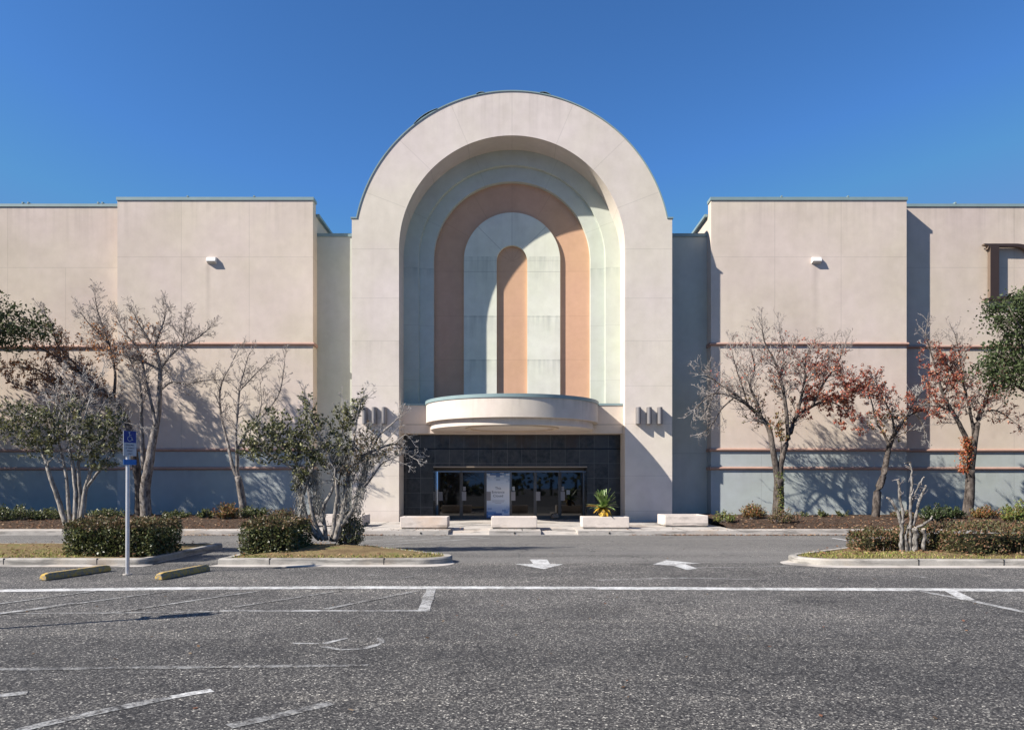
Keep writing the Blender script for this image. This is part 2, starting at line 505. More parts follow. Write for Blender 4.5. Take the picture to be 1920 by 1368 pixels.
M['mulch'] = mulch()
M['turf'] = turf()
M['grass'] = leafmat('grass_blades', [(0.20, 0.24, 0.05), (0.30, 0.27, 0.09), (0.36, 0.28, 0.13), (0.17, 0.20, 0.045)], 0.7, 0.2, 0.1)
M['litter'] = leafmat('fallen_leaf', [(0.24, 0.125, 0.065), (0.15, 0.08, 0.045), (0.34, 0.23, 0.14), (0.18, 0.09, 0.055)], 0.8, 0.1, 0.1)
M['litter_lot'] = leafmat('fallen_leaf_dry', [(0.16, 0.10, 0.06), (0.11, 0.075, 0.05), (0.30, 0.22, 0.14), (0.17, 0.085, 0.055)], 0.8, 0.1, 0.1)
M['hedge'] = leafmat('hedge_leaf', [(0.075, 0.095, 0.028), (0.12, 0.135, 0.048), (0.16, 0.165, 0.065), (0.045, 0.060, 0.02)], 0.42, 0.2, 0.5)
M['hedge_top'] = leafmat('hedge_leaf_bronze', [(0.085, 0.085, 0.03), (0.15, 0.105, 0.05), (0.075, 0.08, 0.03), (0.19, 0.12, 0.065)], 0.5, 0.2, 0.4)
M['hedge_brown'] = leafmat('hedge_leaf_brown', [(0.085, 0.080, 0.035), (0.16, 0.095, 0.052), (0.06, 0.065, 0.025), (0.22, 0.12, 0.07), (0.10, 0.10, 0.035)], 0.55, 0.2, 0.3)
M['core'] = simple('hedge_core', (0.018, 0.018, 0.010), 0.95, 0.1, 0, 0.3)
M['oak'] = leafmat('oak_leaf', [(0.065, 0.085, 0.036), (0.10, 0.122, 0.055), (0.145, 0.16, 0.085), (0.05, 0.065, 0.032)], 0.6, 0.25, 0.2)
M['evergreen'] = leafmat('evergreen_leaf', [(0.040, 0.062, 0.022), (0.068, 0.092, 0.035), (0.105, 0.13, 0.058), (0.028, 0.045, 0.016)], 0.55, 0.25, 0.25)
M['holly'] = leafmat('holly_leaf', [(0.090, 0.098, 0.036), (0.155, 0.160, 0.066), (0.235, 0.225, 0.11), (0.05, 0.058, 0.024)], 0.48, 0.2, 0.35)
M['red'] = leafmat('red_leaf', [(0.34, 0.075, 0.050), (0.44, 0.13, 0.065), (0.24, 0.06, 0.048), (0.42, 0.20, 0.11), (0.18, 0.075, 0.055)], 0.6, 0.3, 0.3)
M['rust'] = leafmat('rust_leaf', [(0.40, 0.16, 0.05), (0.25, 0.105, 0.045), (0.46, 0.22, 0.08), (0.22, 0.11, 0.055)], 0.6, 0.4, 0.3)
M['olive'] = leafmat('olive_leaf', [(0.16, 0.13, 0.045), (0.22, 0.13, 0.045), (0.12, 0.12, 0.04), (0.26, 0.10, 0.04)], 0.55, 0.25, 0.3)
M['vine_red'] = leafmat('vine_leaf', [(0.45, 0.11, 0.05), (0.36, 0.13, 0.05), (0.22, 0.13, 0.045)], 0.55, 0.3, 0.3)
M['ivy'] = leafmat('ivy_leaf', [(0.12, 0.17, 0.04), (0.17, 0.20, 0.05), (0.20, 0.16, 0.05)], 0.5, 0.25, 0.3)
M['bark_dark'] = bark('bark_dark', (0.028, 0.022, 0.019), (0.165, 0.14, 0.122), 9, .38, .68)
M['bark_grey'] = bark('bark_grey', (0.060, 0.050, 0.044), (0.29, 0.26, 0.235), 10, .38, .64)
M['bark_pale'] = bark('bark_pale', (0.085, 0.075, 0.066), (0.38, 0.35, 0.315), 12, .36, .66)
M['bark_stump'] = bark('weathered_stump_bark', (0.06, 0.053, 0.047), (0.29, 0.272, 0.25), 16, .40, .62)
M['twig'] = bark('twig_bark', (0.22, 0.188, 0.170), (0.41, 0.372, 0.342), 6)
M['twig_pale'] = bark('twig_pale', (0.24, 0.225, 0.21), (0.46, 0.435, 0.41), 6)
M['cut_wood'] = simple('cut_wood', (0.45, 0.38, 0.30), 0.9, 0.1, 0, 0.2, 20)
M['moss'] = leafmat('grey_lichen', [(0.24, 0.235, 0.215), (0.31, 0.30, 0.275), (0.18, 0.175, 0.16)], 0.9, 0.15, 0.05)
M['frond'] = leafmat('palm_frond_green', [(0.10, 0.17, 0.035), (0.16, 0.23, 0.06), (0.22, 0.29, 0.10), (0.07, 0.12, 0.03)], 0.38, 0.25, 0.5)
M['frond_y'] = leafmat('palm_frond_yellow', [(0.55, 0.33, 0.03), (0.62, 0.42, 0.08), (0.42, 0.22, 0.03), (0.36, 0.25, 0.08)], 0.45, 0.3, 0.4)
M['bag'] = simple('crumpled_paper', (0.28, 0.22, 0.17), 0.9, 0.1, 0, 0.3, 20)
M['rubber'] = simple('drain_pipe_dark', (0.03, 0.03, 0.03), 0.8)


def poster_mat():
    n = N('poster_print')
    x, y, z = n.xyz()
    u = n.math('DIVIDE', n.math('SUBTRACT', z, 0.18), 2.12)
    c = n.ramp(u, [(0.0, (0.09, 0.21, 0.50)), (0.12, (0.16, 0.31, 0.60)), (0.33, (0.72, 0.76, 0.83)), (0.62, (0.82, 0.82, 0.84)), (0.82, (0.60, 0.69, 0.82)), (1.0, (0.15, 0.28, 0.52))])
    br = n.new('ShaderNodeTexBrick')
    mp = n.new('ShaderNodeCombineXYZ')
    n.set(mp.inputs[0], x)
    n.set(mp.inputs[1], z)
    n.set(br.inputs['Vector'], mp.outputs[0])
    br.inputs['Scale'].default_value = 1.0
    br.inputs['Brick Width'].default_value = 0.19
    br.inputs['Row Height'].default_value = 0.085
    br.inputs['Mortar Size'].default_value = 0.0
    br.inputs['Color1'].default_value = (0, 0, 0, 1)
    br.inputs['Color2'].default_value = (1, 1, 1, 1)
    bw = n.new('ShaderNodeRGBToBW')
    n.set(bw.inputs[0], br.outputs['Color'])
    edge = n.ramp(n.math('ABSOLUTE', n.math('SUBTRACT', u, 0.53)), [(0.24, (0, 0, 0)), (0.42, (0.7, 0.7, 0.7))])
    lite = n.math('MULTIPLY', edge, n.math('GREATER_THAN', bw.outputs[0], 0.66))
    dark = n.math('MULTIPLY', edge, n.math('LESS_THAN', bw.outputs[0], 0.3))
    c = n.mix(lite, c, (0.66, 0.72, 0.82))
    c = n.mix(dark, c, (0.04, 0.11, 0.33))
    return n.done(c, 0.5, 0.3)


M['poster'] = poster_mat()


# ------------------------------------------------------------------ mesh helpers
class MB:
    def __init__(self):
        self.v, self.f, self.mi = [], [], []
        self.mat = 0

    def add(self, vs, fs):
        o = len(self.v)
        self.v += [tuple(p) for p in vs]
        for f in fs:
            self.f.append([i + o for i in f])
            self.mi.append(self.mat)

    def box(self, x0, x1, y0, y1, z0, z1):
        vs = [(x0, y0, z0), (x1, y0, z0), (x1, y1, z0), (x0, y1, z0), (x0, y0, z1), (x1, y0, z1), (x1, y1, z1), (x0, y1, z1)]
        self.add(vs, [(3, 2, 1, 0), (4, 5, 6, 7), (0, 1, 5, 4), (1, 2, 6, 5), (2, 3, 7, 6), (3, 0, 4, 7)])

    def obox(self, m, sx, sy, sz):
        b = MB()
        b.box(-sx / 2, sx / 2, -sy / 2, sy / 2, -sz / 2, sz / 2)
        self.add([m @ Vector(p) for p in b.v], b.f)

    def prism_xz(self, poly, y0, y1):
        """polygon [(x,z)] (counter-clockwise from the front) extruded from y0 (front) to y1"""
        n = len(poly)
        vs = [(x, y0, z) for x, z in poly] + [(x, y1, z) for x, z in poly]
        fs = [list(range(n)), list(range(2 * n - 1, n - 1, -1))]
        for i in range(n):
            j = (i + 1) % n
            fs.append((j, i, i + n, j + n))
        self.add(vs, fs)

    def prism_xy(self, poly, z0, z1):
        n = len(poly)
        vs = [(x, y, z0) for x, y in poly] + [(x, y, z1) for x, y in poly]
        fs = [list(range(n - 1, -1, -1)), list(range(n, 2 * n))]
        for i in range(n):
            j = (i + 1) % n
            fs.append((i, j, j + n, i + n))
        self.add(vs, fs)

    def ring(self, po, pi, y0, y1, closed=False):
        """strip between two paths in xz with the same count, extruded y0..y1"""
        n = len(po)
        vs = [(x, y0, z) for x, z in po] + [(x, y0, z) for x, z in pi] + [(x, y1, z) for x, z in po] + [(x, y1, z) for x, z in pi]
        fs = []
        for i in range(n if closed else n - 1):
            j = (i + 1) % n
            a, b, c, d = i, j, n + j, n + i
            fs.append((d, c, b, a))
            fs.append((a + 2 * n, b + 2 * n, c + 2 * n, d + 2 * n))
            fs.append((a, b, b + 2 * n, a + 2 * n))
            fs.append((c, d, d + 2 * n, c + 2 * n))
        if not closed:
            fs += [(0, 2 * n, 3 * n, n), (n - 1, 2 * n - 1, 4 * n - 1, 3 * n - 1)]
        self.add(vs, fs)

    def tube(self, pts, rad, k=6, cap=True):
        pts = [Vector(p) for p in pts]
        if not isinstance(rad, (list, tuple)):
            rad = [rad] * len(pts)
        up = Vector((0.31, 0.17, 0.93)).normalized()
        vs, fs = [], []
        n = len(pts)
        for i, p in enumerate(pts):
            d = (pts[min(i + 1, n - 1)] - pts[max(i - 1, 0)])
            if d.length < 1e-9:
                d = Vector((0, 0, 1))
            d.normalize()
            a = d.cross(up)
            if a.length < 0.08:
                a = d.cross(Vector((1, 0, 0)))
            a.normalize()
            b = d.cross(a)
            for q in range(k):
                t = 2 * math.pi * q / k
                vs.append(p + (a * math.cos(t) + b * math.sin(t)) * rad[i])
        for i in range(n - 1):
            for q in range(k):
                r = (q + 1) % k
                fs.append((i * k + q, i * k + r, (i + 1) * k + r, (i + 1) * k + q))
        if cap:
            fs.append(list(range(k - 1, -1, -1)))
            fs.append([(n - 1) * k + q for q in range(k)])
        self.add(vs, fs)

    def leaf(self, p, d, u, L, w):
        """diamond leaf at p along d, with side axis u"""
        self.add([p, p + d * (L * .45) + u * w, p + d * L, p + d * (L * .45) - u * w], [(0, 1, 2, 3)])

    def cyl(self, c, r, z0, z1, k=24):
        self.tube([(c[0], c[1], z0), (c[0], c[1], z1)], r, k)

    def build(self, name, mats, parent=None, smooth=False, recalc=False):
        me = bpy.data.meshes.new(name)
        me.from_pydata(self.v, [], self.f)
        if not isinstance(mats, (list, tuple)):
            mats = [mats]
        for m in mats:
            me.materials.append(m)
        if len(mats) > 1:
            me.polygons.foreach_set('material_index', self.mi)
        if recalc:
            import bmesh
            bm = bmesh.new()
            bm.from_mesh(me)
            bmesh.ops.recalc_face_normals(bm, faces=bm.faces)
            bm.to_mesh(me)
            bm.free()
        if smooth:
            me.polygons.foreach_set('use_smooth', [True] * len(me.polygons))
            if smooth != 'all':
                me.set_sharp_from_angle(angle=math.radians(smooth if smooth is not True else 40))
        me.update()
        o = bpy.data.objects.new(name, me)
        COL.objects.link(o)
        if parent:
            o.parent = parent
            o.matrix_parent_inverse = Matrix.Translation(parent.location).inverted() if parent.rotation_euler.z == 0 else parent.matrix_basis.inverted()
        return o


def bevel(o, w=0.015, seg=2):
    m = o.modifiers.new('bevel', 'BEVEL')
    m.width = w
    m.segments = seg
    m.limit_method = 'ANGLE'
    m.angle_limit = math.radians(50)


def tag(o, label=None, cat=None, group=None, kind=None):
    if label:
        o['label'] = label
    if cat:
        o['category'] = cat
    if group:
        o['group'] = group
    if kind:
        o['kind'] = kind
    return o


def thing(name, loc, label, cat, group=None):
    e = bpy.data.objects.new(name, None)
    e.empty_display_size = 0.3
    COL.objects.link(e)
    e.location = loc
    return tag(e, label, cat, group)


def rv(r=R):
    while True:
        v = Vector((r.uniform(-1, 1), r.uniform(-1, 1), r.uniform(-1, 1)))
        if 0.01 < v.length < 1:
            return v.normalized()


# ------------------------------------------------------------------ ground, roads, pavements
b = MB()
b.add([(-400, -400, 0), (400, -400, 0), (400, 400, 0), (-400, 400, 0)], [(0, 1, 2, 3)])
tag(b.build('parking_lot', M['asphalt']), kind='structure')

KY = 25.9        # kerb line of the pavement in front of the store
PZ = 0.15


def G_(px, py):
    p = G(px, py)
    return (p.x, p.y)


def line_mesh(name, pts, w, mat, z=0.004):
    """painted line along ground points with real width w (m)"""
    m = MB()
    ps = [Vector((*p, 0)) for p in pts]
    # subdivide with a slight wander of the edges
    vs, fs = [], []
    n = 0
    for i in range(len(ps) - 1):
        a, c = ps[i], ps[i + 1]
        k = max(2, int((c - a).length / 0.35))
        d = (c - a).normalized()
        s = Vector((-d.y, d.x, 0))
        for q in range(k + (1 if i == len(ps) - 2 else 0)):
            p = a.lerp(c, q / k)
            j1, j2 = R.uniform(-.012, .012), R.uniform(-.012, .012)
            vs += [p + s * (w / 2 + j1) + Vector((0, 0, z)), p - s * (w / 2 + j2) + Vector((0, 0, z))]
    m.add(vs, [(2 * i + 1, 2 * i + 3, 2 * i + 2, 2 * i) for i in range(len(vs) // 2 - 1)])
    return tag(m.build(name, mat), kind='structure')


line_mesh('road_marking', [G_(-700, 1113), G_(0, 1107), G_(320, 1103), G_(600, 1101), G_(1000, 1101.5), G_(1400, 1103.5), G_(1920, 1106), G_(2600, 1111)], 0.32, M['paint'])
line_mesh('road_marking', [G_(808, 1104.5), G_(795, 1146)], 0.16, M['paint_worn'], 0.007)
line_mesh('road_marking', [G_(-300, 1152), G_(200, 1149), G_(410, 1146)], 0.10, M['paint_faint'])
line_mesh('road_marking', [G_(410, 1145), G_(800, 1144.5)], 0.10, M['paint_worn'])
for a, c in (((-120, 1148), (185, 1107)), ((-20, 1154), (325, 1107)), ((200, 1150), (490, 1107)), ((440, 1138), (640, 1107)), ((610, 1142), (785, 1107))):
    line_mesh('road_marking', [G_(*a), G_(*c)], 0.10, M['paint_faint'], 0.007)
line_mesh('road_marking', [G_(0, 1151), G_(140, 1131)], 0.11, M['paint_worn'], 0.010)
line_mesh('road_marking', [G_(-200, 1257), G_(300, 1251), G_(690, 1247)], 0.09, M['paint_faint'])
line_mesh('road_marking', [G_(320, 1307), G_(398, 1294)], 0.11, M['paint'])
line_mesh('road_marking', [G_(30, 1370), G_(180, 1335), G_(318, 1307.5)], 0.12, M['paint_worn'])
line_mesh('road_marking', [G_(-60, 1310), G_(52, 1298)], 0.12, M['paint_worn'])
line_mesh('road_marking', [G_(430, 1362), G_(620, 1318)], 0.12, M['paint_faint'])
line_mesh('road_marking', [G_(1715, 1106), G_(1830, 1128), G_(1920, 1147), G_(2200, 1205)], 0.13, M['paint_worn'], 0.007)
line_mesh('road_marking', [G_(1780, 1107), G_(1815, 1125)], 0.20, M['paint'], 0.010)
line_mesh('road_marking', [G_(1560, 1008), G_(1640, 1021)], 0.13, M['paint'])
for a, c in (((640, 1026), (918, 1008)), ((620, 1022), (850, 1007)), ((600, 1019), (780, 1007)), ((700, 1008.5), (905, 1006.5))):
    line_mesh('road_marking', [G_(*a), G_(*c)], 0.10, M['paint_worn'])
# faint ghost of an accessible-parking symbol and scuffs
line_mesh('road_marking', [G_(548, 1206), G_(610, 1206), G_(650, 1196)], 0.07, M['paint_worn'])
line_mesh('road_marking', [G_(605, 1212), G_(640, 1218), G_(685, 1216), G_(715, 1205), G_(712, 1195)], 0.06, M['paint_worn'])
line_mesh('road_marking', [G_(722, 1080), G_(760, 1082), G_(785, 1078), G_(770, 1075)], 0.07, M['paint_faint'])
line_mesh('road_marking', [G_(690, 1077.5), G_(712, 1078)], 0.07, M['paint_worn'])
line_mesh('road_marking', [G_(1650, 1079), G_(1680, 1081)], 0.07, M['paint_worn'])
line_mesh('road_marking', [G_(1710, 1079), G_(1740, 1083)], 0.06, M['paint_worn'])
line_mesh('road_marking', [G_(1120, 1087), G_(1280, 1083), G_(1420, 1086)], 0.16, M['paint_faint'])
line_mesh('road_marking', [G_(1300, 1064), G_(1480, 1061)], 0.08, M['paint_faint'])


def arrow(poly):
    m = MB()
    ps = [G(x, y, 0) for x, y in poly]
    m.add([(p.x, p.y, 0.005) for p in ps], [list(range(len(ps)))])
    return tag(m.build('road_arrow', M['paint_mid'], recalc=True), kind='structure')


arrow([(993, 1048.5), (1026, 1048.5), (1031, 1056.5), (1056, 1057.5), (1020, 1066.5), (966, 1057), (1000, 1056.5)])
arrow([(1224, 1058), (1249, 1050), (1312, 1056), (1285, 1057.5), (1308, 1065.5), (1288, 1068), (1262, 1060)])


# pavement with ramps between the planters
def walk_z(x, y):
    for x0, x1 in RAMPS:
        if x0 < x < x1:
            t = min(1, max(0, (y - KY) / 2.4))
            return 0.015 + (PZ - 0.015) * t
    return PZ


s26 = F / 27.0
RAMPS = [((845 - CX) / s26, (919 - CX) / s26), ((1012 - CX) / s26, (1079 - CX) / s26)]
XB0, XB1 = -7.35, 8.0           # ends of the paved apron between the planting beds
b = MB()
xs = [-90, XB0, RAMPS[0][0] - .001, RAMPS[0][0] + .001, RAMPS[0][1] - .001, RAMPS[0][1] + .001, RAMPS[1][0] - .001, RAMPS[1][0] + .001, RAMPS[1][1] - .001, RAMPS[1][1] + .001, XB1, 90]
ys = [KY, KY + 1.2, KY + 2.4, 30, 37]
idx = {}
for i, x in enumerate(xs):
    for j, y in enumerate(ys):
        idx[i, j] = len(b.v)
        b.v.append((x, y, walk_z(x, y)))
for i in range(len(xs) - 1):
    for j in range(len(ys) - 1):
        if (i == 0 or i == len(xs) - 2) and j >= 1:
            continue
        b.f.append([idx[i, j], idx[i + 1, j], idx[i + 1, j + 1], idx[i, j + 1]])
        b.mi.append(0)
for i in range(len(xs) - 1):     # vertical kerb face
    x0, x1 = xs[i], xs[i + 1]
    z0, z1 = walk_z(x0, KY), walk_z(x1, KY)
    b.add([(x0, KY, -0.05), (x1, KY, -0.05), (x1, KY, z1), (x0, KY, z0)], [(0, 1, 2, 3)])
walk = b.build('sidewalk', M['walk'])
tag(walk, kind='structure')
# expansion joints of the sidewalk (real thin grooves of dark filler laid proud by a hair)
b = MB()
for k in range(-14, 15):
    x = k * 1.9 + 0.35
    if any(r0 - .1 < x < r1 + .1 for r0, r1 in RAMPS):
        continue
    y1 = KY + 1.2 if not XB0 < x < XB1 else 33.7
    b.add([(x, KY, PZ + .004), (x + .025, KY, PZ + .004), (x + .025, y1, PZ + .004), (x, y1, PZ + .004)], [(0, 1, 2, 3)])
for yy in (29.2, 31.3):
    b.add([(XB0, yy, PZ + .004), (XB1, yy, PZ + .004), (XB1, yy + .025, PZ + .004), (XB0, yy + .025, PZ + .004)], [(0, 1, 2, 3)])
tag(b.build('sidewalk_joints', M['rubber']), kind='structure')


def bed_z(y):
    t = min(1, max(0, (y - (KY + 1.2)) / 3.4))
    return PZ - 0.01 + 0.29 * (t * t * (3 - 2 * t))


for x0, x1 in ((-90, XB0), (XB1, 90)):
    b = MB()
    nx, ny = (120, 14)
    for i in range(nx + 1):
        for j in range(ny + 1):
            # finer sampling near the picture
            t = i / nx
            x = (x1 - (x1 - x0) * (1 - t) ** 1.6) if x0 < -20 else (x0 + (x1 - x0) * t ** 1.6)
            y = KY + 1.2 + (34.6 - KY - 1.2) * j / ny
            b.v.append((x, y, bed_z(y) + (R.uniform(-.025, .025) if 0 < j else 0)))
    for i in range(nx):
        for j in range(ny):
            a = i * (ny + 1) + j
            b.f.append([a, a + ny + 1, a + ny + 2, a + 1])
            b.mi.append(0)
    tag(b.build('planting_bed', M['mulch'], smooth='all'), kind='structure')


# ------------------------------------------------------------------ parking islands
def catmull(pts, per=5):
    out = []
    n = len(pts)
    for i in range(n):
        p0, p1, p2, p3 = (Vector((*pts[(i + k) % n], 0)) for k in (-1, 0, 1, 2))
        for q in range(per):
            t = q / per
            out.append(0.5 * ((2 * p1) + (p2 - p0) * t + (2 * p0 - 5 * p1 + 4 * p2 - p3) * t * t + (3 * p1 - p0 - 3 * p2 + p3) * t ** 3))
    return [(p.x, p.y) for p in out]


def offset(poly, d):
    """inward offset (polygon counter-clockwise)"""
    out = []
    n = len(poly)
    for i in range(n):
        a, p, c = Vector(poly[i - 1]), Vector(poly[i]), Vector(poly[(i + 1) % n])
        d1 = (p - a).normalized() if (p - a).length > 1e-6 else Vector((0, 0))
        d2 = (c - p).normalized() if (c - p).length > 1e-6 else Vector((0, 0))
        t = (d1 + d2)
        if t.length < 1e-6:
            t = d1
        t.normalize()
        out.append((p.x - t.y * d, p.y + t.x * d))
    return out


def island(poly, mound, joints, tip=False):
    k = MB()
    p2 = offset(poly, 0.03)
    p3 = offset(poly, 0.17)
    n = len(poly)
    gw = offset(poly, -1.0)
    go = []
    for (x, y), (u, v) in zip(poly, gw):
        nx_, ny_ = u - x, v - y
        q = min(1, max(0.04, -ny_ * 1.1 - (nx_ * .75 if tip else 0)))
        go.append((x + nx_ * .32 * q, y + ny_ * .32 * q))
    layers = [[(x, y, -0.05) for x, y in poly], [(x, y, 0.12) for x, y in poly], [(x, y, PZ) for x, y in p2], [(x, y, PZ) for x, y in p3], [(x, y, 0.05) for x, y in p3]]
    for L in layers:
        k.v += L
    for q in range(len(layers) - 1):
        for i in range(n):
            j = (i + 1) % n
            k.f.append([q * n + i, q * n + j, (q + 1) * n + j, (q + 1) * n + i])
            k.mi.append(0)
    tag(k.build('kerb', M['kerb'], smooth=35), kind='structure')
    g = MB()           # concrete gutter pan
    g.v += [(x, y, 0.006) for x, y in go] + [(x, y, 0.022) for x, y in poly]
    for i in range(n):
        j = (i + 1) % n
        g.f.append([i, j, n + j, n + i])
        g.mi.append(0)
    tag(g.build('gutter', M['walk']), kind='structure')
    # soil, mounded
    s = MB()
    rings = 7
    cx = sum(p[0] for p in p3) / n
    cy = sum(p[1] for p in p3) / n
    pts = []
    for q in range(rings):
        t = q / rings
        pts.append([(cx + (x - cx) * (1 - t), cy + (y - cy) * (1 - t), PZ - 0.02 + mound * (1 - (1 - t) ** 2) + R.uniform(-.012, .012)) for x, y in p3])
    for L in pts:
        s.v += L
    s.v.append((cx, cy, PZ - 0.02 + mound))
    for q in range(rings - 1):
        for i in range(n):
            j = (i + 1) % n
            s.f.append([q * n + i, q * n + j, (q + 1) * n + j, (q + 1) * n + i])
            s.mi.append(0)
    for i in range(n):
        s.f.append([(rings - 1) * n + i, (rings - 1) * n + (i + 1) % n, len(s.v) - 1])
        s.mi.append(0)
    tag(s.build('island_soil', M['turf'], smooth='all'), kind='structure')
    # joints across the kerb
    for i, x in enumerate(joints):
        y = min(p[1] for p in poly if abs(p[0] - x) < 1.2)
        jm = MB()
        jm.box(x - .008, x + .008, y - .004, y + .172, 0.02, PZ + .004)
        tag(jm.build('kerb_joint', M['rubber']), kind='structure')


def inside(poly, x, y):
    c = False
    n = len(poly)
    for i in range(n):
        x1, y1 = poly[i]
        x2, y2 = poly[i - 1]
        if (y1 > y) != (y2 > y) and x < (x2 - x1) * (y - y1) / (y2 - y1) + x1:
            c = not c
    return c


def dense(pts, step=0.4):
    out = []
    n = len(pts)
    for i in range(n):
        a, c = Vector(pts[i]), Vector(pts[(i + 1) % n])
        k = max(1, int((c - a).length / step))
        out += [tuple(a.lerp(c, q / k)) for q in range(k)]
    return out


def arc(cx, cy, r, a0, a1, k=8):
    return [(cx + r * math.cos(math.radians(a0 + (a1 - a0) * i / k)), cy + r * math.sin(math.radians(a0 + (a1 - a0) * i / k))) for i in range(k + 1)]


ISL1 = dense([(-40, 16.0)] + arc(-8.1, 16.25, 0.25, -90, 0) + arc(-8.1, 20.2, 0.25, 0, 90) + [(-40, 20.45)])
ISL2 = dense([(-6.3, 16.0)] + [(-2.6, 16.0)] + arc(-2.05, 16.72, 0.72, -80, 50, 10) + [(-2.65, 18.4), (-3.7, 19.5), (-4.85, 20.3), (-6.3, 20.5)], 0.3)
ISL3 = dense(arc(7.0, 16.62, 0.8, 130, 260, 10) + [(7.6, 15.8), (13, 15.78), (40, 15.75), (40, 21), (11.5, 20.6), (9.3, 19.8), (7.8, 18.4)], 0.35)
island(ISL1, 0.12, [-10.9, -8.9, -14])
island(ISL2, 0.14, [-5.2, -2.75])
island(ISL3, 0.14, [8.6, 10.4, 13], True)

# grass and fallen leaves (nobody could count them)
gb, lb = MB(), MB()


def soil_z(poly, x, y, mound):
    cx = sum(p[0] for p in poly) / len(poly)
    return PZ + 0.02


for poly, nb, xr, cond in ((ISL2, 5200, (-6.2, -1.4), lambda x, y: x > -4.6 or y < 16.5),
                           (ISL3, 6500, (6.3, 14), lambda x, y: y < 17.6 + R.uniform(-.5, .2) and (x < 9.8 or y < 16.6)),
                           (ISL1, 4200, (-13, -8), lambda x, y: x < -9.3 and y < 18.5)):
    pin = offset(poly, 0.2)
    c = 0
    while c < nb:
        x, y = R.uniform(*xr), R.uniform(15.8, 20.5)
        if not inside(pin, x, y) or not cond(x, y):
            c += 0.3
            continue
        c += 1
        h = R.uniform(.03, .09)
        a = R.uniform(0, 6.28)
        d = Vector((math.cos(a) * .6, math.sin(a) * .6, 1)).normalized()
        u = Vector((-math.sin(a), math.cos(a), 0))
        gb.leaf(Vector((x, y, PZ - .01)), d, u, h, R.uniform(.006, .012))
tag(gb.build('grass', M['grass']), 'short dry grass on the parking islands', kind='stuff')


def litter(m, x, y, z, s):
    a = R.uniform(0, 6.28)
    d = Vector((math.cos(a), math.sin(a), R.uniform(-.1, .5))).normalized()
    u = Vector((-d.y, d.x, R.uniform(-.4, .4))).normalized()
    m.leaf(Vector((x, y, z)), d, u, s, s * .32)


for _ in range(1500):
    x, y = R.uniform(6.8, 15), R.uniform(16.2, 20.3)
    if inside(offset(ISL3, .2), x, y):
        litter(lb, x, y, PZ + R.uniform(.01, .08), R.uniform(.05, .10))
for _ in range(600):
    x, y = R.uniform(-6.2, -2), R.uniform(16.2, 20.3)
    if inside(offset(ISL2, .2), x, y):
        litter(lb, x, y, PZ + R.uniform(.01, .07), R.uniform(.05, .09))
for _ in range(500):
    x, y = R.uniform(-14, -8), R.uniform(16.2, 20.3)
    if inside(offset(ISL1, .2), x, y):
        litter(lb, x, y, PZ + R.uniform(.01, .07), R.uniform(.05, .09))
for _ in range(5000):
    side = R.random() < .45
    x = R.uniform(-24, XB0 - .2) if side else R.uniform(XB1 + .2, 25)
    y = KY + 1.2 + abs(R.gauss(0.1, 2.2))
    if y < 33.4:
        litter(lb, x, y, bed_z(y) + .02, R.uniform(.06, .12))
for _ in range(1500):      # along the kerb
    x = R.choice([R.uniform(-14.5, -4.4), R.uniform(5.2, 12.2), R.uniform(-9, 13)])
    if any(r0 < x < r1 for r0, r1 in RAMPS) or abs(x) < 4 and R.random() < .7:
        continue
    litter(lb, x, KY - abs(R.gauss(0, .13)) - .02, .012, R.uniform(.05, .1))
for _ in range(260):       # on the sidewalk
    litter(lb, R.uniform(-16, 16), KY + R.uniform(.05, 1.3), PZ + .008, R.uniform(.04, .09))
tag(lb.build('leaf_litter', M['litter']), 'brown fallen leaves on beds, islands and kerb', kind='stuff')
lb = MB()
for _ in range(150):
    y = R.uniform(5.4, 24)
    x = R.uniform(-.68, .68) * y
    litter(lb, x, y, .008, R.uniform(.025, .065))
tag(lb.build('scattered_leaves', M['litter_lot']), 'a few dry leaves scattered over the asphalt', kind='stuff')


# ------------------------------------------------------------------ the store
store = thing('department_store', (0, 34, 0), 'beige stucco department store with a tall round arch of green and terracotta bands', 'building')
YA, YB, YO, YR = 32.4, 33.53, 34.2, 34.24       # arch front, side blocks, outer walls, recesses
ZC = 12.0

# arch ring
RO, RI = 6.86, 4.905
NS = 120
poly = [(-6.95, 0.1), (-4.905, 0.1)]
poly += [(RI * math.cos(t), ZC + RI * math.sin(t)) for t in [math.pi - math.pi * i / NS for i in range(NS + 1)]]
poly += [(4.905, 0.1), (6.95, 0.1), (6.95, 13.3)]
za = math.asin((13.3 - 11.95) / RO)
poly += [(RO * math.cos(t), 11.95 + RO * math.sin(t)) for t in [za + (math.pi - 2 * za) * i / NS for i in range(NS + 1)]]
poly += [(-6.95, 13.3)]
b = MB()
b.prism_xz(poly, YA, 36.5)
arch = b.build('arch_portal', M['arch'], store, recalc=True)

b = MB()
po = [((RO + .05) * math.cos(t), 11.95 + (RO + .05) * math.sin(t)) for t in [za + (math.pi - 2 * za) * i / NS for i in range(NS + 1)]]
pi_ = [((RO - .002) * math.cos(t), 11.95 + (RO - .002) * math.sin(t)) for t in [za + (math.pi - 2 * za) * i / NS for i in range(NS + 1)]]
b.ring(po, pi_, YA - .03, 36.6)
for s in (-1, 1):
    b.box(min(s * 6.72, s * 7.0), max(s * 6.72, s * 7.0), YA - .032, 36.62, 13.302, 13.36)
b.build('coping', M['coping'], arch, recalc=True)
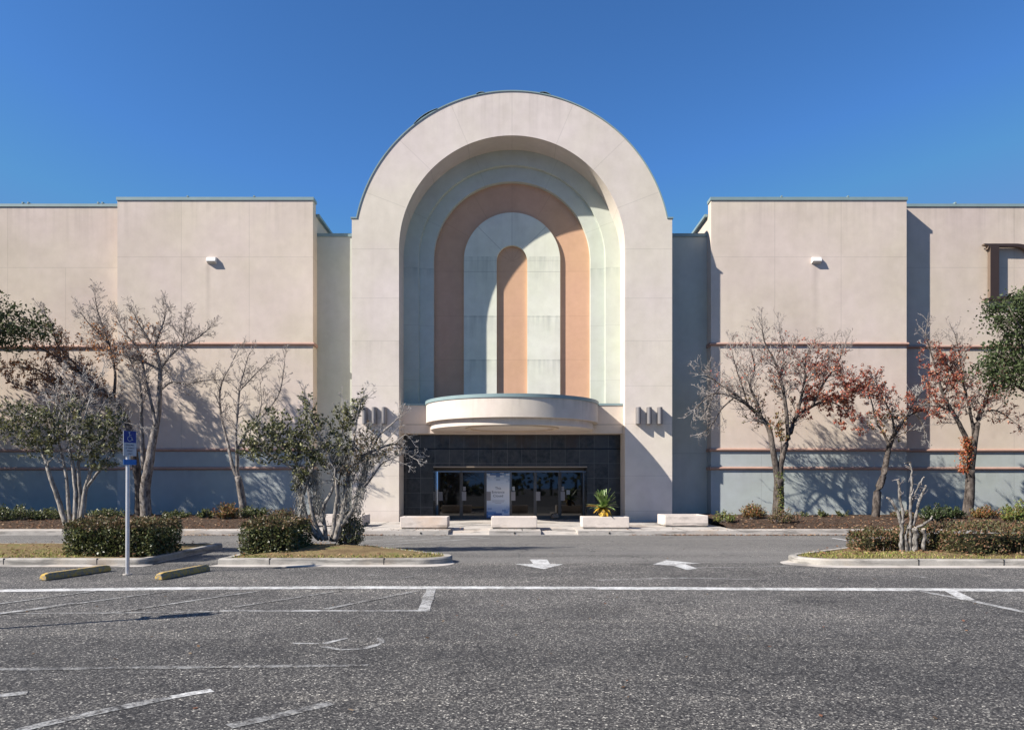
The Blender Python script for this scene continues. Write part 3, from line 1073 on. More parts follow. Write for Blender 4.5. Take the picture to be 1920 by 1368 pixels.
# small lifted sheets of the coping
for a0, a1, dr in ((118, 128, .06), (100, 103, .04), (76, 80, .05)):
    b = MB()
    q = [(math.radians(a0 + (a1 - a0) * i / 6), math.sin(math.pi * i / 6) * dr) for i in range(7)]
    b.ring([((RO + .07 + d) * math.cos(t), 11.95 + (RO + .07 + d) * math.sin(t)) for t, d in q], [((RO + .055 + d) * math.cos(t), 11.95 + (RO + .055 + d) * math.sin(t)) for t, d in q], YA - .05, 36.4)
    b.build('loose_coping', M['coping'], arch, recalc=True)


def pill(r, zb):
    return [(-r, zb)] + [(r * math.cos(t), ZC + r * math.sin(t)) for t in [math.pi - math.pi * i / NS for i in range(NS + 1)]] + [(r, zb)]


def bandring(name, ro, ri, y0, mat, y1=34.75):
    m = MB()
    zb = 5.2
    if ri:
        m.ring(pill(ro, zb), pill(ri, zb), y0, y1)
    else:
        m.prism_xz(list(reversed(pill(ro, zb))), y0, y1)
    return m.build(name, mat, store, recalc=True)


bandring('outer_green_band', 4.93, 4.23, 33.82, M['green1'])
bandring('inner_green_band', 4.26, 3.57, 34.02, M['green1'], 34.74)
bandring('terracotta_band', 3.6, 2.05, 34.28, M['terra'], 34.73)
bandring('pale_green_band', 2.205, 0.70, 34.16, M['green2'], 34.72)
bandring('terracotta_panel', 0.74, None, 34.31, M['terra'], 34.71)
b = MB()
b.box(-5, 5, 34.8, 36.4, 4.2, 17)
b.build('arch_back_wall', M['arch'], store)

# ledge wall between the legs of the arch, over the doors
b = MB()
b.box(-4.9, 4.9, 33.0, 34.9, 4.03, 5.26)
ledge = b.build('ledge_wall', M['ledge'], store)
for s in (-1, 1):
    b = MB()
    b.box(min(s * 3.70, s * 4.895), max(s * 3.70, s * 4.895), 32.97, 34.9, 5.262, 5.35)
    b.build('coping', M['coping'], ledge)


# round canopy
def drum(r, z0, z1, k=96, yc=32.7, back=33.05):
    p = [(r * math.cos(t), yc + (r * .9) * math.sin(t)) for t in [math.pi + math.pi * i / k for i in range(k + 1)]]
    p += [(r, back), (-r, back)]
    m = MB()
    m.prism_xy(p, z0, z1)
    return m


can = drum(3.74, 4.42, 5.20).build('canopy', M['canopy'], store, smooth=30, recalc=True)
drum(3.78, 5.202, 5.34).build('coping', M['coping'], can, smooth=30, recalc=True)
b = drum(3.54, 4.13, 4.418)
b.build('lower_tier', M['canopy'], can, smooth=30, recalc=True)
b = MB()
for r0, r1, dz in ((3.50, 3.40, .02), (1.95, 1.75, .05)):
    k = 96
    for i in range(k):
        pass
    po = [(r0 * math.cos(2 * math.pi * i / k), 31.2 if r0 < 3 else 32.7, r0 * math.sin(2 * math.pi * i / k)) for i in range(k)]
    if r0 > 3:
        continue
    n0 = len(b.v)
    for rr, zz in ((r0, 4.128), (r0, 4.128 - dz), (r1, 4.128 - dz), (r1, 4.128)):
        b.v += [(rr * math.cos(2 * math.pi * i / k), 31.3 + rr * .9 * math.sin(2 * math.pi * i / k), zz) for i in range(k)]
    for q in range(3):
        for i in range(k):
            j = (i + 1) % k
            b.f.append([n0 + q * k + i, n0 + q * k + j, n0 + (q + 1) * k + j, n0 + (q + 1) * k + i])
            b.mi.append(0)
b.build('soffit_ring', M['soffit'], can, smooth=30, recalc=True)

# unseen dark sheets added on canopy and ledge to cut bounce into the arch
m = drum(3.60, 5.342, 5.347)
m.build('bounce_sheet', M['bounce_dark'], can, recalc=True)
b = MB()
b.box(-4.88, 4.88, 33.12, 34.12, 5.352, 5.36)
b.build('bounce_sheet', M['bounce_dark'], ledge)

# dark tile surround and doors
YT = 33.8
X0, X1, ZD = -3.56, 3.40, 2.60
b = MB()
b.box(-4.93, X0, YT, 35.6, 0.1, 4.06)
b.box(X1, 4.93, YT, 35.6, 0.1, 4.06)
b.box(X0, X1, YT, 35.59, ZD, 4.06)
b.build('tile_surround', M['tile'], store)
b = MB()
b.box(X0 + .003, X1 - .003, YT - .06, YT + .3, ZD - .055, ZD - .003)
b.build('door_head_trim', M['head'], store)
YD = 35.4
s_d = F / YD
mull = [(820 - CX) / s_d, (865 - CX) / s_d, (911 - CX) / s_d, (957 - CX) / s_d, (1003.5 - CX) / s_d, (1049.5 - CX) / s_d, (1095 - CX) / s_d]
b = MB()
b.box(X0 + .003, mull[0] - .03, YD - .06, YD + .1, .12, ZD - .003)
b.box(mull[-1] + .03, X1 - .003, YD - .06, YD + .1, .12, ZD - .003)
b.box(mull[0] - .028, mull[-1] + .028, YD - .062, YD + .1, 2.40, ZD - .003)
for x in mull[1:-1]:
    b.box(x - .022, x + .022, YD - .058, YD + .1, .155, 2.398)
b.build('door_frame', M['frame'], store)
for i in range(6):
    xa, xb_ = mull[i] + .026, mull[i + 1] - .026
    b = MB()
    z0, z1 = .17, 2.39
    b.box(xa, xa + .05, YD - .03, YD + .02, z0, z1)
    b.box(xb_ - .05, xb_, YD - .03, YD + .02, z0, z1)
    b.box(xa + .05, xb_ - .05, YD - .031, YD + .02, z0, z0 + .14)
    b.box(xa + .05, xb_ - .05, YD - .031, YD + .02, z1 - .05, z1)
    leaf = b.build('door_leaf', M['frame'], store)
    g = MB()
    g.box(xa + .05, xb_ - .05, YD - .005, YD + .01, z0 + .14, z1 - .05)
    g.build('glass', M['glass'], leaf)
    g = MB()
    xp = (xa + .10) if i else xa + .12
    g.box(xp - .09, xp + .11, YD - .09, YD - .07, 1.02, 1.44)
    g.box(xp - .02, xp + .02, YD - .07, YD - .033, 1.2, 1.26)
    o = g.build('push_plate', M['plate'], leaf)
    if i in (1, 3, 5):
        g = MB()
        g.box(xa + .06, xa + .18, YD - .0085, YD - .0055, 1.47, 1.68)
        g.build('decal', M['sign_white'] if i == 3 else M['plate'], leaf)
    if i == 5:
        g = MB()
        g.box(xa + .29, xa + .46, YD - .0085, YD - .0055, 1.30, 1.52)
        nt = g.build('paper_notice', M['sign_white'], leaf)
b = MB()
b.box(X0, X1, YD - .12, 35.8, 0.1, 0.168)
b.build('threshold', M['frame'], store)


# text as meshes
def text_mesh(name, body, size, mat, parent, m, align='CENTER', ext=0.001):
    cu = bpy.data.curves.new('lettering', 'FONT')
    cu.body = body
    cu.size = size
    cu.align_x = align
    cu.align_y = 'CENTER'
    cu.extrude = ext
    cu.resolution_u = 3
    tmp = bpy.data.objects.new('lettering', cu)
    COL.objects.link(tmp)
    dg = bpy.context.evaluated_depsgraph_get()
    me = bpy.data.meshes.new_from_object(tmp.evaluated_get(dg))
    bpy.data.objects.remove(tmp)
    bpy.data.curves.remove(cu)
    me.materials.clear()
    me.materials.append(mat)
    me.transform(m)
    o = bpy.data.objects.new(name, me)
    COL.objects.link(o)
    if parent:
        o.parent = parent
        o.matrix_parent_inverse = parent.matrix_basis.inverted()
    return o


FACE = Matrix.Rotation(math.radians(90), 4, 'X')      # text lying in xy turned to face -Y
px0, px1 = mull[2] + .04, mull[3] - .04
pc = (px0 + px1) / 2
post = thing('poster', (pc, YD - .04, .2), 'tall blue and white closed-entrance poster on the third glass door', 'poster')
b = MB()
b.box(px0, px1, YD - .046, YD - .036, .20, 2.33)
b.build('sheet', M['poster'], post)
for body, z, sz in (('This', 1.60, .17), ('Entrance', 1.42, .17), ('Closed', 1.24, .17)):
    text_mesh('lettering', body, sz, M['ink'], post, Matrix.Translation((pc, YD - .0485, z)) @ FACE)
b = MB()
for z, w in ((1.02, .62), (.965, .55), (.90, .3)):
    b.box(pc - w / 2, pc + w / 2, YD - .049, YD - .0465, z - .008, z + .008)
b.build('small_print', M['plate'], post)

# crumpled bag lying at the doors
b = MB()
c = W(1041, 968, 35.1)
rr = random.Random(3)
vs, k = [], 9
b = MB()
for i in range(6):
    th = math.pi * i / 5
    for j in range(k):
        ph = 2 * math.pi * j / k
        q = 0.17 * (1 + rr.uniform(-.3, .3))
        vs.append((c.x + q * math.sin(th) * math.cos(ph) * 1.0, 35.1 + q * math.sin(th) * math.sin(ph), PZ + .13 + q * math.cos(th) * .8))
fs = [(i * k + j, i * k + (j + 1) % k, (i + 1) * k + (j + 1) % k, (i + 1) * k + j) for i in range(5) for j in range(k)]
b.add(vs, fs)
tag(b.build('paper_bag', M['bag']), 'small crumpled brown bag left at the foot of the glass doors', 'bag')

# wings
for s in (-1, 1):
    mat = M['block_l'] if s < 0 else M['block_r']
    xi, xo = s * 8.94, s * 17.72
    xa, xb_ = min(xi, xo), max(xi, xo)
    b = MB()
    b.box(xa, xb_, YB, YB + .5, 0, 14.52)
    # lower parapet of the block's returns behind the front screen
    b.box(xa, xb_, YB + .5, 60, 0, 13.98)
    blk = b.build('side_block', mat, store)
    b = MB()
    b.box(xa - .04, xb_ + .04, YB - .04, YB + .54, 14.522, 14.66)
    xr = xi - s * .15
    b.box(min(xr, xi + s * -0.0 - s * .15 + s * .19), max(xr, xi - s * .15 + s * .19), YB + .545, 60, 13.982, 14.10)
    for xx in (0.36, 0.7):
        x = xa + (xb_ - xa) * xx
        b.box(x - .03, x + .03, YB - .05, YB + .5, 14.66, 14.72)
    b.build('coping', M['coping'], blk)
    for z in (8.07, 3.33, 2.50):
        m = MB()
        k = 8
        prof = [(YB + .001, -0.085)] + [(YB - .10 * math.sin(math.pi * i / k), -.075 * math.cos(math.pi * i / k)) for i in range(k + 1)] + [(YB + .001, .085)]
        n0 = len(prof)
        vs = [(xa - .07, y, z + dz) for y, dz in prof] + [(xb_ + .07, y, z + dz) for y, dz in prof]
        fs = [(i, i + 1, n0 + i + 1, n0 + i) for i in range(n0 - 1)] + [list(range(n0)), list(range(2 * n0 - 1, n0 - 1, -1))]
        m.add(vs, fs)
        # molding wraps round the block's two ends
        m.box(xa - .07, xa - .002, YB + .003, YB + .6, z - .07, z + .07)
        m.box(xb_ + .002, xb_ + .07, YB + .003, YB + .6, z - .07, z + .07)
        m.build('molding', M['molding'], blk, smooth=60, recalc=True)
    # wall pack
    fl = W(398 if s < 0 else 1530, 489, YB)
    b = MB()
    b.prism_xz([(0, 0), (1, 0), (1, 1), (0, 1)], 0, 1)
    b = MB()
    x, z = fl.x, fl.z
    w = .215
    vs = [(x - w, YB - .002, z - .14), (x + w, YB - .002, z - .14), (x + w, YB - .002, z + .15), (x - w, YB - .002, z + .15),
          (x - w * .95, YB - .19, z - .06), (x + w * .95, YB - .19, z - .06), (x + w * .92, YB - .13, z + .13), (x - w * .92, YB - .13, z + .13)]
    b.add(vs, [(4, 5, 6, 7), (3, 7, 6, 2), (0, 4, 7, 3), (1, 2, 6, 5), (0, 1, 5, 4), (0, 3, 2, 1)])
    fo = b.build('flood_light', M['white_metal'], store, recalc=True)
    bevel(fo, .015)
    b = MB()
    b.add([(x - w * .8, YB - .03, z - .139), (x + w * .8, YB - .03, z - .139), (x + w * .78, YB - .165, z - .076), (x - w * .78, YB - .165, z - .076)], [(0, 1, 2, 3)])
    b.build('lens', M['lens'], fo)
    # recess between arch and block
    xa2, xb2 = (6.94, 8.95) if s > 0 else (-8.95, -6.94)
    b = MB()
    b.box(xa2, xb2, YR, 36.4, 0, 13.12)
    rc = b.build('recess_wall', M['recess'], store)
    b = MB()
    b.box(xa2 + .015, xb2 - .015, YR - .04, 36.3, 13.122, 13.27)
    b.build('coping', M['coping'], rc)
    # outer wall beyond the block
    xa3, xb3 = (17.7, 60) if s > 0 else (-60, -17.7)
    b = MB()
    b.box(xa3, xb3, YO, 60, 0, 14.48)
    ow = b.build('outer_wall', M['outer'], store)
    b = MB()
    b.box(xa3 if s > 0 else xa3, xb3, YO - .04, YO + .5, 14.482, 14.61)
    for xx in ((20.3, 25.4) if s > 0 else (-22.4, -22.15, -18.95, -18.75, -26)):
        b.box(xx - .03, xx + .03, YO - .05, YO + .4, 14.61, 14.69)
    b.build('coping', M['coping'], ow)
    for z in (8.07, 3.33, 2.50):
        m = MB()
        k = 8
        prof = [(YO + .001, -0.085)] + [(YO - .10 * math.sin(math.pi * i / k), -.075 * math.cos(math.pi * i / k)) for i in range(k + 1)] + [(YO + .001, .085)]
        n0 = len(prof)
        xm0, xm1 = (17.80, 60) if s > 0 else (-60, -17.80)
        vs = [(xm0, y, z + dz) for y, dz in prof] + [(xm1, y, z + dz) for y, dz in prof]
        fs = [(i, i + 1, n0 + i + 1, n0 + i) for i in range(n0 - 1)] + [list(range(n0)), list(range(2 * n0 - 1, n0 - 1, -1))]
        m.add(vs, fs)
        m.build('molding', M['molding'], ow, smooth=60, recalc=True)
    # three half-round sconces on each leg of the arch
    for pxx in ((684, 702, 720.5) if s < 0 else (1197, 1217, 1237)):
        p = W(pxx, 779, YA - .14)
        m = MB()
        r_ = .10
        k = 12
        pl = [(p.x - r_, YA - .002), (p.x - r_, YA - .22)] + [(p.x + r_ * math.cos(t), YA - .22 + r_ * math.sin(t)) for t in [math.pi + math.pi * i / k for i in range(1, k)]] + [(p.x + r_, YA - .22), (p.x + r_, YA - .002)]
        m.prism_xy(pl, p.z - .36, p.z + .36)
        m.build('wall_sconce', M['fixture'], store, smooth=40, recalc=True)
b = MB()
b.box(-60, 60, 36.6, 60.2, 12.6, 12.9)
b.build('roof', M['roof'], store)

# big channel letter on the right-hand wall (a serif D running out of the picture)
yl0, yl1 = YO - .27, YO - .07
sl = F / yl0
lx = lambda p: (p - CX) / sl
lz = lambda p: EYE + (HY - p) / sl
let = thing('channel_letter', (lx(1880), YO, lz(560)), 'dark bronze serif capital letter D mounted on the right-hand wall', 'sign')
b = MB()
xs0, xs1 = lx(1857), lx(1873.5)
zt, zb = lz(456.5), lz(561)
# stem with bracketed serifs on its left
stem = [(xs0, zb + .12), (xs0 - .06, zb + .06), (xs0 - .26, zb + .05), (xs0 - .26, zb), (xs1, zb), (xs1, zt), (xs0 - .28, zt), (xs0 - .26, zt - .06), (xs0 - .08, zt - .1), (xs0 - .12, zt - .25), (xs0, zt - .12)]
b.prism_xz(stem, yl0, yl1)
rx, rz = 1.45, (zt - zb) / 2
zm = (zt + zb) / 2
xc = xs1 + .75
outer = [(xs1 + .001, zt)] + [(xc + rx * math.sin(t), zm + rz * math.cos(t)) for t in [math.pi * i / 40 for i in range(41)]] + [(xs1 + .001, zb)]
inner = [(xs1 + .001, zt - .13)] + [(xc - .02 + (rx - .42) * math.sin(t), zm + (rz - .14) * math.cos(t)) for t in [math.pi * i / 40 for i in range(41)]] + [(xs1 + .001, zb + .13)]
b.ring(outer, inner, yl0, yl1)
lo = b.build('letter_body', [M['letter'], M['letter_side']], let, recalc=True)
for p in lo.data.polygons:
    p.material_index = 0 if abs(p.normal.y) > .7 else 1
for px_, pz_ in ((xs0 + .15, zt - .3), (xs0 + .15, zb + .3), (xs1 + 1.9, zm)):
    b = MB()
    b.tube([(px_, yl1, pz_), (px_, YO, pz_)], .03, 8)
    b.build('standoff', M['fixture'], let)


# ------------------------------------------------------------------ planters
def planter(x0, x1, yf, depth, h, label, dz=PZ, flare=True):
    e = thing('concrete_planter', ((x0 + x1) / 2, yf + depth / 2, dz), label, 'planter', 'concrete planters in front of the entrance')
    t = .12
    b = MB()
    z0, z1 = dz + .05, dz + h
    # hollow tub: four walls and a floor of soil
    b.box(x0, x1, yf, yf + t, z0, z1)
    b.box(x0, x1, yf + depth - t, yf + depth, z0, z1)
    b.box(x0, x0 + t, yf + t, yf + depth - t, z0, z1 - .001)
    b.box(x1 - t, x1, yf + t, yf + depth - t, z0, z1 - .001)
    o = b.build('tub', M['planter'], e)
    bevel(o, .018)
    b = MB()
    b.box(x0 + .05, x1 - .05, yf + .05, yf + depth - .05, dz + .003, z0 - .002)
    b.build('plinth', M['kerb'], e)
    b = MB()
    nx, ny = 10, 5
    for i in range(nx + 1):
        for j in range(ny + 1):
            b.v.append((x0 + t + (x1 - x0 - 2 * t) * i / nx, yf + t + (depth - 2 * t) * j / ny, z1 - .07 + R.uniform(-.02, .02)))
    for i in range(nx):
        for j in range(ny):
            a = i * (ny + 1) + j
            b.f.append([a, a + ny + 1, a + ny + 2, a + 1])
            b.mi.append(0)
    b.build('soil', M['mulch'], e, smooth='all')
    return e


yp = 27.0
sp = F / yp
planter((750 - CX) / sp, (839 - CX) / sp, yp, .95, .44, 'pale concrete planter left of the doorway, in front of the left arch leg')
planter((921 - CX) / sp, (1007 - CX) / sp, yp, .95, .44, 'pale concrete planter in front of the middle doors, standing between the two ramps')
planter((1092 - CX) / sp, (1180 - CX) / sp, yp, .95, .44, 'pale concrete planter holding the yellowing palm')
sp = F / 28.4
planter((590 - CX) / sp, (680 - CX) / sp, 28.4, 1.5, .44, 'pale concrete planter half hidden behind the island tree and hedge')
planter((1247 - CX) / sp, (1328 - CX) / sp, 28.4, 1.5, .44, 'pale concrete planter without a plant standing before the dark recess')
# drain outlets in the kerb under the planters
for px_ in (789, 965, 1143):
    p = W(px_, 1001.5, KY - .01)
    b = MB()
    b.tube([(p.x, KY - .012, .075), (p.x, KY + .05, .075)], .035, 10)
    tag(b.build('drain_outlet', M['rubber']), kind='structure')


# ------------------------------------------------------------------ palm in a planter
def palm():
    base = W(1130, 964, 27.45)
    z0 = PZ + .37
    e = thing('sago_palm', (base.x, 27.47, z0), 'small palm with green upper fronds and yellow drooping lower fronds in a planter', 'plant')
    rr = random.Random(5)
    b = MB()
    b.tube([(base.x, 27.47, z0 - .04), (base.x + .02, 27.47, z0 + .42)], [.10, .08], 10)
    b.build('trunk', M['bark_dark'], e, smooth='all')
    g, yv = MB(), MB()

    def frond(m, az, el, L, droop):
        d = Vector((math.cos(az) * math.cos(el), math.sin(az) * math.cos(el), math.sin(el)))
        p = Vector((base.x + .02, 27.47, z0 + .22))
        s = Vector((-math.sin(az), math.cos(az), 0))
        pts = []
        p.z += .16
        nseg = 9
        for i in range(nseg + 1):
            pts.append(p.copy())
            d = (d + Vector((0, 0, -droop / nseg))).normalized()
            p = p + d * (L / nseg)
        for i in range(nseg):
            a, c = pts[i], pts[i + 1]
            t = i / nseg
            w = .02 + .055 * math.sin(math.pi * (0.15 + .85 * t) ** .9)
            w2 = .02 + .055 * math.sin(math.pi * (0.15 + .85 * (i + 1) / nseg) ** .9)
            lift = Vector((0, 0, .35))
            m.add([a, c, c + (s + lift).normalized() * w2, a + (s + lift).normalized() * w], [(0, 1, 2, 3)])
            m.add([a, c, c + (-s + lift).normalized() * w2, a + (-s + lift).normalized() * w], [(0, 1, 2, 3)])
    for i in range(50):
        frond(g, rr.uniform(0, 6.28), math.radians(rr.uniform(5, 85)), rr.uniform(.5, .78), rr.uniform(.1, .7))
    for i in range(24):
        frond(yv, rr.uniform(math.pi * .95, math.pi * 2.05), math.radians(rr.uniform(-30, 15)), rr.uniform(.34, .58), rr.uniform(.7, 1.7))
    frond(yv, math.pi * 1.02, math.radians(12), .62, .2)
    frond(yv, math.pi * 1.05, math.radians(18), .60, .2)
    g.build('green_fronds', M['frond'], e)
    yv.build('yellow_fronds', M['frond_y'], e)


palm()


# ------------------------------------------------------------------ trees
class Tree:
    def __init__(self, seed):
        self.r = random.Random(seed)
        self.limbs = MB()
        self.tw = MB()
        self.pts = []          # (point, direction) on fine twigs

    def curve(self, p, d, L, n, wob, up):
        pts = [p.copy()]
        d = d.normalized()
        for i in range(n):
            d = (d + rv(self.r) * wob + Vector((0, 0, up))).normalized()
            p = p + d * (L / n)
            pts.append(p.copy())
        return pts

    def sprout(self, p, d, L, rad, lev, P):
        n = 4 if lev < P['lev'] else 3
        pts = self.curve(p, d, L, n, P['wob'], P['up'])
        k = 4 if rad > .02 else 3
        rads = [max(P['rmin'], rad * (1 - .75 * i / n)) for i in range(n + 1)]
        self.tw.tube(pts, rads, k, cap=False)
        if lev >= P['lev'] - 1:
            for i in range(1, n + 1):
                self.pts.append((pts[i], (pts[i] - pts[i - 1]).normalized()))
        if lev >= P['lev']:
            return
        m = max(2, int(L * P['dens'][lev] * self.r.uniform(.7, 1.3)))
        for q in range(m):
            t = self.r.uniform(.15, 1.0)
            i = min(n - 1, int(t * n))
            pp = pts[i].lerp(pts[i + 1], t * n - i)
            dd = (pts[i + 1] - pts[i]).normalized()
            side = dd.cross(rv(self.r)).normalized()
            nd = (dd * self.r.uniform(.5, 1.0) + side * P['spread'] * self.r.uniform(.6, 1.2) + Vector((0, 0, P['up'] * 1.5))).normalized()
            self.sprout(pp, nd, L * self.r.uniform(.32, .68) * (1.1 - .45 * t), rads[i] * .6, lev + 1, P)

    def limb(self, pts, radii, P, start=.35, k=8, Ltwig=None, dens=None, tip=True):
        """hand-placed limb (world points) that sprouts twigs from fraction `start` on"""
        # smooth the polyline
        V = [Vector(p) for p in pts]
        sm, sr = [], []
        for i in range(len(V) - 1):
            p0, p1, p2, p3 = V[max(0, i - 1)], V[i], V[i + 1], V[min(len(V) - 1, i + 2)]
            for q in range(4):
                t = q / 4
                sm.append(0.5 * ((2 * p1) + (p2 - p0) * t + (2 * p0 - 5 * p1 + 4 * p2 - p3) * t * t + (3 * p1 - p0 - 3 * p2 + p3) * t ** 3) + rv(self.r) * radii[i] * (.07 if radii[i] > .09 else .16))
                sr.append(radii[i] + (radii[i + 1] - radii[i]) * t)
        sm.append(V[-1])
        sr.append(radii[-1])
        self.limbs.tube(sm, sr, k)
        tot = sum((sm[i + 1] - sm[i]).length for i in range(len(sm) - 1))
        L0 = Ltwig or P['L']
        acc = 0
        de = dens if dens is not None else P['limb_dens']
        for i in range(len(sm) - 1):
            seg = sm[i + 1] - sm[i]
            acc += seg.length
            fr = acc / tot
            if fr < start:
                continue
            m = seg.length * de
            m = int(m) + (1 if self.r.random() < m % 1 else 0)
            for q in range(m):
                pp = sm[i].lerp(sm[i + 1], self.r.random())
                dd = seg.normalized()
                side = dd.cross(rv(self.r)).normalized()
                nd = (dd * self.r.uniform(.3, .9) + side * P['spread'] + Vector((0, 0, P['up'] * 2))).normalized()
                self.sprout(pp, nd, L0 * self.r.uniform(.5, 1.15) * (1.15 - .5 * fr), min(sr[i] * .5, P['rtwig']), 0, P)
        if tip:
            d = (sm[-1] - sm[-2]).normalized()
            for q in range(3):
                self.sprout(sm[-1], (d + rv(self.r) * .45).normalized(), L0 * self.r.uniform(.5, .9), min(sr[-1] * .9, P['rtwig']), 0, P)

    def leaves(self, regions, size, per=1, scale=1.0):
        """leaves kept on twigs; regions = (cx,cy,rx,ry,prob) as seen from the lot"""
        m = MB()
        for p, d in self.pts:
            x, y = PX(p)
            pr = 0
            for cx, cy, rx, ry, q in regions:
                e = ((x - cx) / rx) ** 2 + ((y - cy) / ry) ** 2
                if e < 1:
                    pr = max(pr, q * (1 - e * .6))
            while pr > 0:
                if self.r.random() < pr:
                    dd = (rv(self.r) + Vector((0, 0, -.5))).normalized()
                    u = dd.cross(rv(self.r)).normalized()
                    s = size * self.r.uniform(.6, 1.3)
                    m.leaf(p + rv(self.r) * .05, dd, u, s, s * .33)
                pr -= 1
        return m


PEAR = dict(lev=3, dens=(6.5, 6.5, 6.0), wob=.17, up=.06, rmin=.0062, spread=.75, limb_dens=11, L=1.05, rtwig=.022)


def mk_tree(name, base, label, group, T, bark_m, twig_m, leafparts, cat='tree', part='leaves'):
    e = thing(name, base, label, cat, group)
    T.limbs.build('trunk', M[bark_m], e, smooth='all')
    T.tw.build('twigs', M[twig_m], e, smooth='all')
    for nm, m, mat in leafparts:
        if m.f:
            m.build(nm, M[mat], e)
    return e


def pxl(lst, Y, rs, wob=0.25, seed=1):
    """limb given by photo pixels in the tree's depth plane, with some depth wander"""
    rr = random.Random(seed)
    out, dy = [], 0
    for i, (x, y) in enumerate(lst):
        if i > 1:
            dy += rr.uniform(-wob, wob)
        out.append(W(x, y, Y + dy))
    n = len(lst)
    if isinstance(rs, tuple):
        rs = [rs[0] + (rs[1] - rs[0]) * i / (n - 1) for i in range(n)]
    return out, rs


GB = 'trees in the beds along the store wall'
# --- right-hand tree with bare left side and red leaves on the right
T = Tree(11)
Y = 31.3
T.limb(*pxl([(1459, 972), (1460, 930), (1460, 897)], Y, (.25, .19)), PEAR, dens=0, k=10, tip=False)
T.limb(*pxl([(1459, 905), (1450, 845), (1441, 802), (1426, 782), (1403, 761), (1376, 738), (1353, 723), (1328, 704)], Y, (.14, .018), seed=2), PEAR, start=.4)
T.limb(*pxl([(1428, 783), (1417, 750), (1406, 720), (1415, 692), (1409, 660)], Y, (.07, .018), seed=3), PEAR, start=.3)
T.limb(*pxl([(1403, 761), (1370, 742), (1335, 739), (1303, 767)], Y, (.055, .015), seed=4), PEAR, start=.3, Ltwig=.9)
T.limb(*pxl([(1376, 745), (1352, 768), (1336, 795), (1318, 811)], Y, (.035, .012), seed=5), PEAR, start=.2, Ltwig=.7)
T.limb(*pxl([(1460, 900), (1467, 855), (1482, 811), (1493, 782), (1523, 761), (1552, 750), (1587, 738)], Y, (.14, .02), seed=6), PEAR, start=.45)
T.limb(*pxl([(1478, 822), (1473, 761), (1464, 712), (1452, 676), (1434, 642), (1429, 615)], Y, (.085, .015), seed=7), PEAR, start=.3)
T.limb(*pxl([(1493, 784), (1508, 720), (1511, 670), (1530, 635)], Y, (.07, .016), seed=8), PEAR, start=.3)
T.limb(*pxl([(1523, 761), (1543, 720), (1570, 682), (1582, 650)], Y, (.06, .015), seed=9), PEAR, start=.3)
T.limb(*pxl([(1464, 712), (1470, 670), (1462, 625)], Y, (.04, .012), seed=10), PEAR, start=.2)
T.limb(*pxl([(1552, 750), (1580, 765), (1600, 795)], Y, (.035, .012), seed=12), PEAR, start=.1, Ltwig=.7)
T.limb(*pxl([(1403, 761), (1392, 725), (1380, 690), (1372, 655)], Y, (.04, .012), seed=14), PEAR, start=.15)
T.limb(*pxl([(1353, 723), (1338, 742), (1325, 770)], Y, (.025, .010), seed=15), PEAR, start=.1, Ltwig=.7)
T.limb(*pxl([(1508, 720), (1535, 690), (1550, 665)], Y, (.035, .012), seed=16), PEAR, start=.15)
T.limb(*pxl([(1463, 860), (1465, 830), (1455, 800)], Y, (.04, .012), seed=13), PEAR, start=.4, Ltwig=.6)
red = T.leaves([(1572, 762, 78, 66, 1.5), (1555, 705, 64, 58, .55), (1500, 720, 90, 90, .18), (1440, 700, 110, 90, .05)], .088)
ol = T.leaves([(1458, 815, 42, 48, .5), (1480, 845, 36, 24, .9), (1425, 845, 36, 18, .8), (1440, 780, 60, 60, .10)], .11)
tree7 = mk_tree('pear_tree', W(1459, 970, Y), 'tree with a forked trunk, bare on its left and red-leaved on its right', GB, T, 'bark_dark', 'twig', [('leaves', red, 'red'), ('olive_leaves', ol, 'olive')])
# ivy climbing that trunk
iv = MB()
for _ in range(380):
    t = R.random()
    y = 968 - 85 * t
    p = W(1463 + R.uniform(-8, 7), y, Y - .24 - R.random() * .05)
    iv.leaf(p, (rv() + Vector((0, -.3, -.3))).normalized(), rv(), R.uniform(.05, .09), .03)
iv.build('ivy', M['ivy'], tree7)

# --- slender leaning tree
T = Tree(12)
Y = 31.2
P8 = dict(PEAR, L=.8, limb_dens=10)
T.limb(*pxl([(1642, 974), (1646, 922), (1658, 885), (1667, 838), (1677, 815), (1695, 787), (1716, 773), (1738, 770)], Y, (.18, .02), seed=2), P8, start=.62)
T.limb(*pxl([(1667, 836), (1655, 808), (1643, 793), (1636, 760), (1628, 730)], Y, (.06, .015), seed=3), P8, start=.25)
T.limb(*pxl([(1677, 815), (1672, 780), (1655, 745), (1640, 712)], Y, (.05, .015), seed=4), P8, start=.25)
T.limb(*pxl([(1655, 745), (1622, 735), (1592, 722)], Y, (.035, .012), seed=5), P8, start=.1)
T.limb(*pxl([(1695, 787), (1708, 762), (1730, 731)], Y, (.045, .012), seed=6), P8, start=.3)
T.limb(*pxl([(1716, 775), (1730, 795), (1736, 822)], Y, (.03, .012), seed=7), P8, start=.3, Ltwig=.5)
T.limb(*pxl([(1670, 826), (1690, 812), (1712, 806)], Y, (.03, .012), seed=8), P8, start=.3, Ltwig=.5)
red = T.leaves([(1635, 735, 66, 58, .75), (1660, 770, 60, 55, .35), (1600, 720, 38, 48, 1.1)], .085)
ol = T.leaves([(1648, 845, 26, 36, .9), (1660, 800, 40, 40, .25)], .11)
mk_tree('pear_tree', W(1642, 972, Y), 'slender leaning tree with sparse red leaves behind the pruned stump', GB, T, 'bark_dark', 'twig_pale', [('leaves', red, 'red'), ('olive_leaves', ol, 'olive')])

